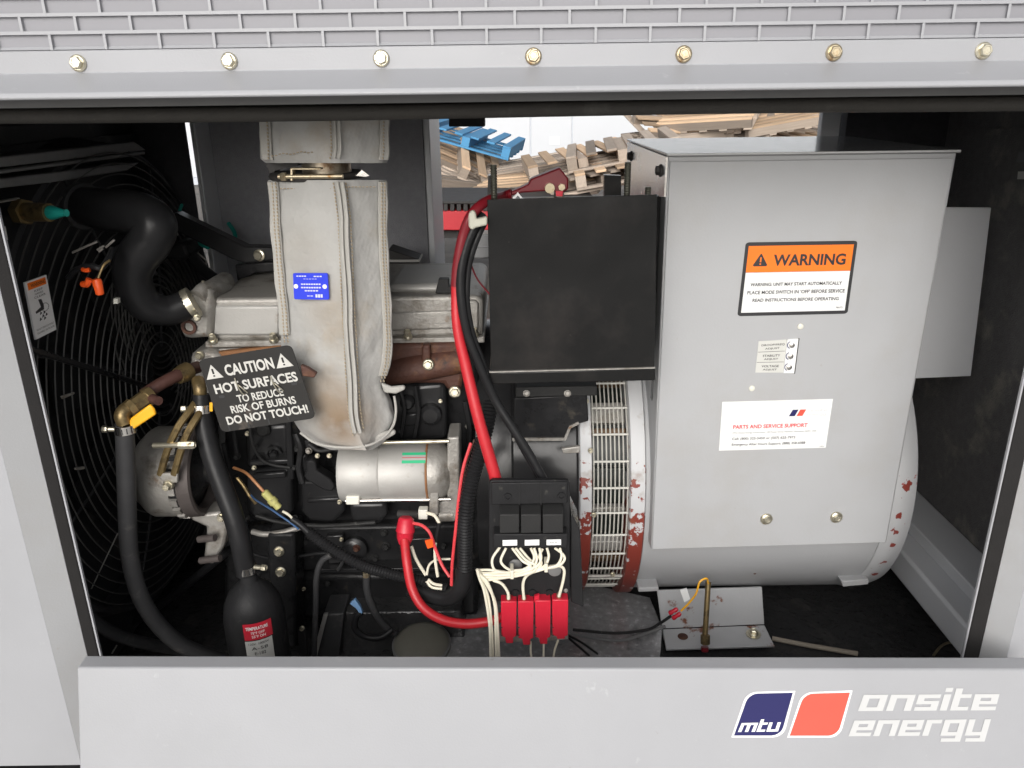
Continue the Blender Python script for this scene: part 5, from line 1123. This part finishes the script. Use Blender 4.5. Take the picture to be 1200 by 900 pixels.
for x, y0, y1, Y in ((580.5, 193, 300, 1.436), (732, 190, 300, 1.436), (756, 219, 300, 1.5)):
    b = B(); p0, p1 = P(x, y1, Y), P(x, y0, Y); p1 = Vector((p0.x, p0.y, p1.z)); L_ = p1.z - p0.z; n = int(L_ / .0022)
    lathe(b, p0, (0, 0, 1), [(k * L_ / n, .0062 if k % 2 else .0052) for k in range(n + 1)], 12); part('threaded_rod', b, M['zinc'] if False else mat('rod_steel', (.10, .10, .08), .4, .7, var=.3, vs=60), BT)
b = B(); pp(b, [(572, 206), (577, 205), (577, 234), (571, 234)], 1.46, 1.50); part('corner_angle', b, M['tray'], BT)
b = B(); pp(b, [(708, 205), (728, 206), (728, 232), (708, 232)], 1.70, 1.72); part('corner_angle', b, M['tray'], BT)
b = B(); pp(b, [(768, 232), (781, 222), (764, 470), (766, 440)], 1.60, 1.62); part('side_brace', b, M['tray'], BT)
BA = thing('battery', 'grey-topped starting battery sitting inside the black tray', 'battery', P(670, 420, 1.6))
zt = P(660, 229.5, 1.735).z - .002
b = B(); box(b, (tl_.x + .015, YT + .03, bl_.z + .035), (tr_.x - .015, YT + .31, zt - .006)); part('case', b, M['plastic_grey'], BA, bevel=.004)
b = B(); box(b, (tl_.x + .017, YT + .032, zt - .0058), (tr_.x - .017, YT + .308, zt + .002)); part('cover', b, M['white_plastic'], BA, bevel=.003)
b = B(); p0 = P(655, 226, 1.55); lathe(b, Vector((p0.x, p0.y, zt + .001)), (0, 0, 1), [(0, .011), (.03, .0095)], 16); part('post', b, M['alu'], BA)
TC = thing('red_terminal_clamp', 'dark red battery terminal cover clamped on the post above the tray', 'clamp', P(640, 222, 1.52))
b = B(); pp(b, [(588, 229), (606, 222), (619, 216), (622, 210), (656, 196.5), (666, 209), (666, 222), (660, 226), (640, 224), (612, 226), (590, 232)], 1.50, 1.535); part('cover', b, M['red_dark'], TC, bevel=.006)
b = B(); lathe(b, P(644, 220, 1.498), (0, -1, 0), [(-.004, .009), (.01, .009)], 16); lathe(b, P(658, 219, 1.498), (0, -1, 0), [(-.004, .0065), (.008, .0065)], 6); part('clamp_bolt', b, M['zinc_yellow'], TC)
b = B(); pp(b, [(651, 224), (660, 224), (659, 230), (652, 230)], 1.49, 1.51); part('red_cap', b, M['red'], TC)
b = B(); pp(b, [(600, 232), (607, 225.5), (613, 233), (610, 233), (607, 229), (603, 233)], 1.47, 1.475); part('loose_tag', b, M['sticker'], TC)

# battery cables
RC = thing('battery_cable', 'red battery cable curving from the terminal clamp down behind the fuse panel', 'cable', P(583, 562, 1.36))
b = B(); tube(b, [P(590, 230, 1.50), P(572, 235, 1.44), P(554, 250, 1.41), P(543, 275, 1.41), P(536, 310, 1.41), P(534, 345, 1.41), P(536, 385, 1.40), P(546, 430, 1.39), P(560, 488, 1.37), P(572, 530, 1.36), P(581, 562, 1.355), P(583, 585, 1.36)], [.0075, .008, .008, .008, .0085, .0085, .009, .0105, .011, .0115, .0115, .0115], 14, 8); part('insulation', b, M['red_cable'], RC)
b = B(); tube(b, [P(600, 227, 1.50), P(590, 230, 1.50), P(572, 235, 1.44), P(554, 250, 1.41), P(543, 275, 1.41), P(536, 310, 1.41), P(534, 335, 1.41)], .0092, 14, 8); part('shaded_stretch', b, M['red_dark'], RC)  # darker red skin that paints shade onto the cable's upper stretch
BC = thing('battery_cable', 'black twin battery cable running from the nylon clip to the fuse panel', 'cable', P(640, 565, 1.37))
b = B(); tube(b, [P(566, 252, 1.43), P(556, 266, 1.415), P(546, 290, 1.41), P(540, 320, 1.405), P(541, 355, 1.40), P(548, 392, 1.40), P(562, 428, 1.40), P(580, 468, 1.40), P(600, 500, 1.39), P(622, 535, 1.38), P(640, 568, 1.37)], .0085, 14, 8)
tube(b, [P(570, 256, 1.44), P(562, 272, 1.425), P(553, 296, 1.42), P(548, 320, 1.418), P(547, 355, 1.412), P(553, 390, 1.41), P(565, 424, 1.41), P(578, 462, 1.41), P(596, 492, 1.40), P(610, 520, 1.39), P(632, 560, 1.38)], .0065, 12, 8); part('insulation', b, M['hose'], BC)
NC = thing('cable_clip', 'off-white nylon clip holding the cables at the tray corner', 'clip', P(556, 260, 1.41))
b = B(); pp(b, [(549, 250), (552, 247), (556, 247), (558, 252), (558, 257), (571, 254), (571, 264), (558, 267), (553, 270), (549, 266)], 1.392, 1.41); part('clip_body', b, M['clip'], NC, bevel=.003)
t = thing('thin_red_wire', 'thin red wire hanging beside the battery tray', 'wire', P(560, 340, 1.6))
b = B(); tube(b, [P(546, 290, 1.5), P(552, 310, 1.5), P(560, 328, 1.5), P(574, 345, 1.48)], .0018, 6, 5); part('insulation', b, M['red_dark'], t)
# corrugated harness
HN = thing('wiring_harness', 'black corrugated wiring loom looping down beside the fuse panel and along the engine', 'wiring loom', P(540, 690, 1.45))
b = B(); loom(b, [P(574, 470, 1.46), P(571, 495, 1.44), P(562, 530, 1.42), P(552, 565, 1.40), P(546, 600, 1.39), P(545, 640, 1.39), P(545, 668, 1.39)], .0165, .0068); part('conduit', b, M['hose'], HN)
b = B(); tube(b, [P(545, 664, 1.395), P(541, 686, 1.40), P(526, 700, 1.41), P(500, 696, 1.43), P(480, 688, 1.44)], .019, 14, 6); part('taped_bend', b, M['hose'], HN)
b = B(); loom(b, [P(524, 690, 1.42), P(490, 680, 1.44), P(455, 672, 1.46), P(425, 663, 1.48), P(400, 650, 1.49), P(378, 636, 1.50), P(362, 624, 1.51)], .0125, .0065); part('conduit', b, M['hose'], HN)
b = B(); tube(b, [P(364, 626, 1.51), P(352, 615, 1.515), P(342, 608, 1.52)], .0075, 10, 4); part('tape', b, M['hose'], HN)
b = B(); tube(b, [P(345, 610, 1.52), P(338, 603, 1.52), P(331, 599, 1.52)], .0028, 8, 4); part('tan_wire', b, M['white_wire'], HN)
b = B(); tube(b, [P(350, 620, 1.52), P(340, 612, 1.52), P(328, 604, 1.525), P(318, 597, 1.53), P(300, 586, 1.54), P(294, 580, 1.54)], .0022, 8, 4); part('blue_wire', b, mat('blue_wire', (.035, .10, .24), .45), HN)
c0, c1 = P(309, 576, 1.51), P(328, 596, 1.51)
b = B(); lathe(b, c0, c1 - c0, [(0, .006), (.003, .009), (.022, .0085), (.023, .0105), (.034, .0105), (.035, .008), (.048, .008), (.05, .004)], 10); part('yellow_plug', b, M['yellow_plug'], HN)
b = B(); tube(b, [c0, P(300, 566, 1.515), P(288, 554, 1.53), P(274, 548, 1.55)], .0032, 8, 5); part('orange_wire', b, mat('orange_brown_wire', (.42, .19, .08), .5), HN)
b = B(); tube(b, [P(300, 590, 1.56), P(292, 580, 1.56), P(286, 570, 1.57), P(278, 560, 1.58)], .004, 8, 5); part('olive_wire', b, M['brass'], HN)
b = B(); tube(b, [P(552, 519, 1.425), P(543, 548, 1.41), P(538, 580, 1.395), P(534, 620, 1.385), P(530, 660, 1.385), P(529, 686, 1.385)], .0032, 8, 6); part('red_wire', b, M['pink'], HN)
b = B(); tube(b, [P(556, 515, 1.43), P(547, 542, 1.42), P(542, 570, 1.405), P(538, 600, 1.395)], .002, 8, 6); part('brown_wire', b, M['pipe_rust'], HN)
# starter lead with red boot
SC = thing('starter_cable', 'thick red starter cable with rubber boot sweeping under the loom', 'cable', P(480, 690, 1.42))
b = B(); lathe(b, P(476, 606, 1.47), P(474, 640, 1.455) - P(476, 606, 1.47), [(0, .012), (.004, .016), (.03, .020), (.033, .018), (.045, .017), (.058, .012)], 20); part('boot', b, M['red'], SC)
b = B(); tube(b, [P(474, 632, 1.45), P(477, 660, 1.42), P(483, 690, 1.40), P(496, 712, 1.38), P(518, 726, 1.36), P(545, 731, 1.345), P(574, 728, 1.34), P(590, 722, 1.34)], .0098, 14, 8); part('insulation', b, M['red_cable'], SC)
t = thing('signal_wires', 'thin pink and white wires between starter and loom with orange tag', 'wire', P(505, 660, 1.44))
b = B(); tube(b, [P(484, 613, 1.46), P(495, 616, 1.45), P(504, 625, 1.44), P(510, 642, 1.44), P(518, 662, 1.43), P(527, 676, 1.42)], .0034, 8, 6); part('pink_wire', b, M['pink'], t)
b = B(); tube(b, [P(500, 601, 1.48), P(509, 604, 1.47), P(515, 613, 1.46)], .0036, 8, 6); part('white_wire', b, M['white_wire'], t)
b = B(); tube(b, [P(515, 613, 1.46), P(512, 626, 1.455), P(510, 640, 1.45)], .004, 8, 4); part('black_sleeve', b, M['hose'], t)
b = B(); tube(b, [P(510, 636, 1.445), P(510, 655, 1.44), P(513, 676, 1.43)], .0034, 8, 4); part('white_wire', b, M['white_wire'], t)
b = B(); tube(b, [P(482, 640, 1.46), P(488, 656, 1.45), P(499, 674, 1.44)], .0036, 8, 4); part('white_wire', b, M['white_wire'], t)
b = B(); tube(b, [P(500, 674, 1.43), P(503, 662, 1.44), P(512, 656, 1.45), P(528, 655, 1.45)], .0024, 8, 5); part('white_wire', b, M['white_wire'], t)
b = B(); tube(b, [P(500, 681, 1.415), P(506, 688, 1.41), P(518, 690, 1.41)], .003, 8, 4); tube(b, [P(502, 679, 1.414), P(508, 684, 1.408), P(518, 686, 1.408)], .003, 8, 4); part('white_wire', b, M['white_wire'], t)
b = B(); pp(b, [(498, 634), (507, 632), (508, 641), (501, 643)], 1.435, 1.439); part('orange_tag', b, M['orange'], t)

# ------------------------------------------------------------------ fuse and relay panel
RP = thing('relay_panel', 'black relay panel with three relays and four red breakers before the generator', 'relay panel', P(620, 760, 1.34))
YR = 1.33
b = B(); pp(b, rrect(573, 563, 668, 705, 5), YR, YR + .012); BP = part('back_plate', b, M['plastic'], RP, bevel=.002)
b = B(); pp(b, [(669, 600), (680, 622), (684, 712), (669, 706)], YR + .002, YR + .09); part('side_bracket', b, M['black_gloss'], RP, bevel=.003)
b = B(); pp(b, rect(578, 626, 665, 642), YR - .03, YR - .0005); part('relay_base', b, M['plastic'], RP, bevel=.002)
b = B(); pp(b, [(576, 566), (665, 565), (665, 590), (576, 592)], YR - .006, YR - .0005); part('top_ridge', b, M['plastic'], RP, bevel=.002)
for x in (608.5, 634):
    b = B(); pp(b, rect(x - .5, 566, x + .5, 592), YR - .0085, YR - .0065); part('ridge_line', b, M['plastic_grey'], RP)
for x, y in ((595, 582), (658, 581)):
    b = B(); lathe(b, P(x, y, YR - .0065), (0, -1, 0), [(0, .0075), (.0025, .007), (.0025, .0048), (-.003, .0045)], 18, cap=False); part('screw_hole', b, M['plastic'], RP)
for x0, x1 in ((585.5, 608.5), (610.5, 634), (636, 660)):
    b = B(); z0_ = P(600, 626, YR - .03).z
    A = [P(x0, 593.5, YR - .012), P(x1, 593.2, YR - .012), P(x1, 603, YR - .034), P(x0, 603.3, YR - .034)]; C = [P(x0, 603.6, YR - .0345), P(x1, 603.3, YR - .0345), P(x1, 624.5, YR - .034), P(x0, 625, YR - .034)]
    vv = [b.verts.new(p) for p in (A[0], A[1], A[2], A[3], C[2], C[3])]; bk = [b.verts.new(backv(v.co, YR - .0006)) for v in vv]
    for f in ((0, 1, 2, 3), (3, 2, 4, 5)): b.faces.new([vv[i] for i in f])
    b.faces.new((bk[0], bk[1], vv[1], vv[0])); b.faces.new((vv[5], vv[4], bk[4], bk[5])); b.faces.new((vv[0], vv[3], vv[5], bk[5], bk[0])); b.faces.new((vv[1], bk[1], bk[4], vv[4], vv[2]))
    b.faces.new((bk[1], bk[0], bk[5], bk[4])); part('relay', b, M['plastic_grey'], RP, bevel=.0015)
for (x0, x1, s) in ((589, 606, 'CRANK'), (615, 632, 'GLOW'), (640.5, 657.5, 'RUN SIG')):
    q = pquad([(x0, 633 - (x0 - 589) * .012), (x1, 632.6 - (x0 - 589) * .012), (x1, 639 - (x0 - 589) * .012), (x0, 639.4 - (x0 - 589) * .012)], YR - .0305)
    b = B(); sheet(b, q, UNIT, -.0002, .0006); lb = part('white_label', b, M['ink_white'], RP, smooth=False)
    b = B(); text(b, s, q, .25, .32, .75, .68, .001); part('lettering', b, M['ink_pale'] if s != 'RUN SIG' else M['ink'], lb, smooth=False)
for x, y in ((604, 662), (650, 668)):
    b = B(); lathe(b, P(x, y, YR - .0005), (0, -1, 0), [(0, .013), (.002, .013), (.0035, .010)], 20); part('plate_screw', b, M['sheet_dark'], RP)
for x in (604, 624, 644):
    b = B(); lathe(b, P(x, 694, YR - .0005), (0, -1, 0), [(0, .0075), (.004, .0075), (.004, .005), (.001, .005)], 16); part('fuse_port', b, M['plastic'], RP)
b = B(); hexbolt(b, P(663, 692, YR - .0005), (0, -1, 0), .0042, .004); part('plate_bolt', b, M['alu'], RP)
for i, (x0, x1, y0, y1) in enumerate(((587, 605.5, 705, 751), (607, 625.5, 705, 753), (627, 645.5, 704, 752), (647, 666, 703, 750))):
    b = B(); pp(b, [(x0, y0), (x1, y0), (x1 - .5, y1 - 5), (x1 - 4, y1 - 4), (x1 - 4, y1 + 3 - (i > 2) * 4), (x0 + 6, y1 + 3 - (i > 2) * 4), (x0 + 5, y1 - 4), (x0 + .5, y1 - 5)], YR - .022, YR + .02); BK = part('breaker', b, M['red'], RP, bevel=.0015)
    b = B()
    for yy in (722, 731):
        pp(b, rect(x1 - .3, yy, x1 + 1.2, yy + 1.4), YR - .0225, YR - .02)
        pp(b, rect(x0 + .2, yy + 13, x0 + 2, yy + 14), YR - .0226, YR - .0221)
    part('clip_mark', b, M['dark_iron'], BK, smooth=False)
b = B(); pp(b, [(586, 744), (612, 745), (612, 752), (586, 752)], YR + .001, YR + .018); part('busbar', b, M['alu'], RP); b = B(); pp(b, [(630, 746), (666, 743), (666, 749), (632, 752)], YR + .0212, YR + .03); part('busbar', b, M['alu'], RP)
b = B(); pp(b, [(626, 699), (632, 697), (632, 706), (626, 706)], YR - .018, YR - .012); part('breaker_tab', b, M['red'], RP)
for x, y in ((596, 701), (614, 702), (655, 699)):
    b = B(); lathe(b, P(x, y - 4, YR - .014), P(x, y + 6, YR - .012) - P(x, y - 4, YR - .014), [(0, .0035), (.002, .005), (.012, .005), (.014, .004)], 10); part('crimp_terminal', b, M['yellow_plug'] if False else M['zinc_yellow'], RP)
wires = [
    [(586, 641), (577, 655), (580, 668), (596, 671), (575, 668), (560, 668)], [(593, 642), (587, 658), (598, 668), (612, 668), (590, 673), (561, 671)],
    [(600, 642), (612, 657), (622, 664), (606, 672), (580, 674), (562, 674)], [(604, 642), (616, 656), (628, 663), (622, 671), (590, 677), (562, 676)],
    [(609, 642), (622, 657), (632, 664), (610, 674), (580, 678), (563, 678)], [(622, 642), (626, 654), (618, 665), (600, 670), (562, 672)],
    [(626, 642), (629, 656), (622, 668), (604, 674), (564, 677)], [(632, 642), (634, 655), (628, 664), (605, 672), (564, 673)],
    [(636, 643), (632, 652), (634, 662), (620, 672), (590, 676), (564, 680)], [(641, 642), (643, 653), (637, 664), (620, 670), (564, 675)],
    [(650, 642), (660, 650), (661, 657), (652, 664), (630, 667), (600, 672), (563, 679)], [(656, 642), (658, 652), (653, 662), (640, 666), (610, 674), (563, 681)]]
for k, w in enumerate(wires):
    b = B(); tube(b, [P(x, y, YR - .018 - .012 * math.sin(i / (len(w) - 1) * math.pi) - .0015 * (k % 4)) for i, (x, y) in enumerate(w)], .0026, 7, 6); part('white_wire', b, M['white_wire'], RP)
for k, w in enumerate([[(640, 664), (655, 663), (661, 668), (660, 680), (655, 699)], [(630, 668), (618, 674), (613, 684), (614, 702)], [(578, 680), (588, 684), (595, 694), (596, 702)],
                       [(560, 668), (564, 680), (572, 700), (576, 735), (578, 775)], [(561, 671), (570, 684), (580, 705), (583, 735), (585, 775)], [(563, 674), (572, 684), (580, 710), (581, 745), (582, 775)], [(559, 667), (562, 678), (568, 695), (574, 735), (575, 775)]]):
    b = B(); tube(b, [P(x, y, YR - .024 - .0012 * k) for x, y in w], .0029, 8, 6); part('white_wire', b, M['white_wire'], RP)
for x, y, a in ((640, 666, .2), (600, 674, .1)):
    b = B(); pp(b, [(x - 2, y - 5), (x + 2, y - 5), (x + 2, y + 5), (x - 2, y + 5)], YR - .0385, YR - .012); part('cable_tie', b, M['white_wire'], RP, bevel=.001)
b = B()
for w in ([(622, 752), (622, 765), (624, 775)], [(637, 753), (637, 775)], [(654, 750), (650, 762), (648, 775)]): tube(b, [P(x, y, YR + .002) for x, y in w], .0022, 7, 4)
part('lower_lead', b, M['white_wire'], RP)

# ------------------------------------------------------------------ floor pieces
t = thing('sheen_sheet', 'sheet added on the floor under the fuse panel, its wet silvery reflections painted in', 'sheet', PZ(650, 730, -.04))
b = B(); prism(b, [PZ(534, 692, -.045), PZ(700, 686, -.045), PZ(762, 700, -.045), PZ(776, 735, -.045), PZ(772, 790, -.045), PZ(520, 790, -.045)], (0, 0, -.006)); part('plate', b, M['floor_sheen'], t, bevel=.002)  # added sheet carrying the floor's painted reflections
t = thing('filler_cap', 'oval olive-grey domed filler cap on the wet black floor', 'cap', P(494, 765, 1.55))
b = B(); c = P(494, 752, 1.56); r = 34 * mpp(c)
lathe(b, c - Vector((0, 0, .02)), (0, -.15, 1), [(0, r * .92), (.006, r), (.014, r), (.022, r * .93), (.03, r * .75), (.036, r * .45), (.038, r * .1)], 40); part('dome', b, mat('olive_cap', (.16, .155, .13), .4, var=.2, vs=20, bump=.15, bs=100), t)
b = B()
lathe(b, c - Vector((0, 0, .02)), (0, -.15, 1), [(.0145, r * 1.005), (.018, r * 1.01), (.0215, r * .95)], 40, cap=False); part('rim', b, M['sheet_dark'], t)
t = thing('floor_channel', 'black channel section with bright edge on the floor beside the heater', 'channel', P(385, 765, 1.6))
b = B(); pp(b, [(379, 720), (403, 719), (398, 770), (368, 770)], 1.62, 1.9); part('web', b, M['hose_dull'], t, bevel=.004)
b = B(); pp(b, [(379, 720), (384, 720), (371, 770), (366, 770)], 1.612, 1.6195); part('bright_edge', b, M['alu_clean'], t)
b = B(); pp(b, [(390, 718), (540, 716), (548, 770), (384, 770)], 1.64, 1.95); part('tank_top', b, M['floor'], t, bevel=.006)
t = thing('fuel_line', 'thin black fuel line dropping from a brass fitting under the engine', 'hose', P(440, 740, 1.55))
b = B(); tube(b, [P(430, 674, 1.55), P(430, 690, 1.55), P(437, 712, 1.55), P(448, 730, 1.56), P(462, 742, 1.57)], .0085, 10, 5); part('tube', b, M['hose_dull'], t)
b = B(); lathe(b, P(429, 670, 1.55), (0, -.1, -1), [(0, .008), (.012, .009), (.014, .006)], 8); part('brass_fitting', b, M['zinc_yellow'], t)
b = B(); tube(b, [P(460, 738, 1.56), P(446, 747, 1.55), P(428, 746, 1.55), P(416, 736, 1.55), P(418, 722, 1.55), P(424, 718, 1.55)], .0075, 10, 6); part('return_loop', b, M['hose'], t)
b = B(); pp(b, [(410, 708), (416, 703), (422, 711), (425, 719), (422, 720), (417, 713)], 1.545, 1.555); part('spade_terminal', b, M['blue'], t, bevel=.001)
t = thing('breather_hose', 'slim black breather hose hanging beside the oil pan', 'hose', P(371, 765, 1.58))
b = B(); tube(b, [P(388, 650, 1.56), P(377, 658, 1.56), P(371, 676, 1.56), P(370, 710, 1.56), P(368, 770, 1.56)], .007, 10, 6); part('tube', b, M['hose_dull'], t)
t = thing('dark_bracket', 'narrow dark bracket with small bolt between heater and channel', 'bracket', P(354, 765, 1.56))
b = B(); pp(b, [(348, 738), (357, 737), (361, 770), (351, 770)], 1.55, 1.56); part('plate', b, M['plastic_grey'], t, bevel=.002)
b = B(); hexbolt(b, P(354, 736, 1.548), (0, -1, .1), .006, .008); part('bolt', b, M['zinc'], t)
t = thing('lower_radiator_hose', 'thick dull hose low behind the door jamb and rubber seal', 'hose', P(130, 745, 1.5))
b = B(); tube(b, [P(96, 712, 1.45), P(116, 732, 1.46), P(142, 746, 1.48), P(175, 755, 1.5), P(215, 762, 1.54)], .014, 12, 6); part('tube', b, M['hose_dull'], t)
t = thing('loose_rods', 'thin bare wire leaning low behind the coolant hose', 'wire', P(110, 690, 1.45))
b = B(); cyl(b, P(107, 690, 1.45), P(138, 625, 1.5), .0016, 6); cyl(b, P(131, 766, 1.45), P(137, 756, 1.46), .0018, 6); part('rod', b, M['alu'], t)
t = thing('belt', 'worn black fan belt running diagonally below the small alternator', 'belt', P(240, 690, 1.6))
b = B(); tube(b, [P(150, 735, 1.7), P(200, 700, 1.68), P(262, 650, 1.62), P(276, 640, 1.6)], .010, 8, 4); part('band', b, M['hose'], t)
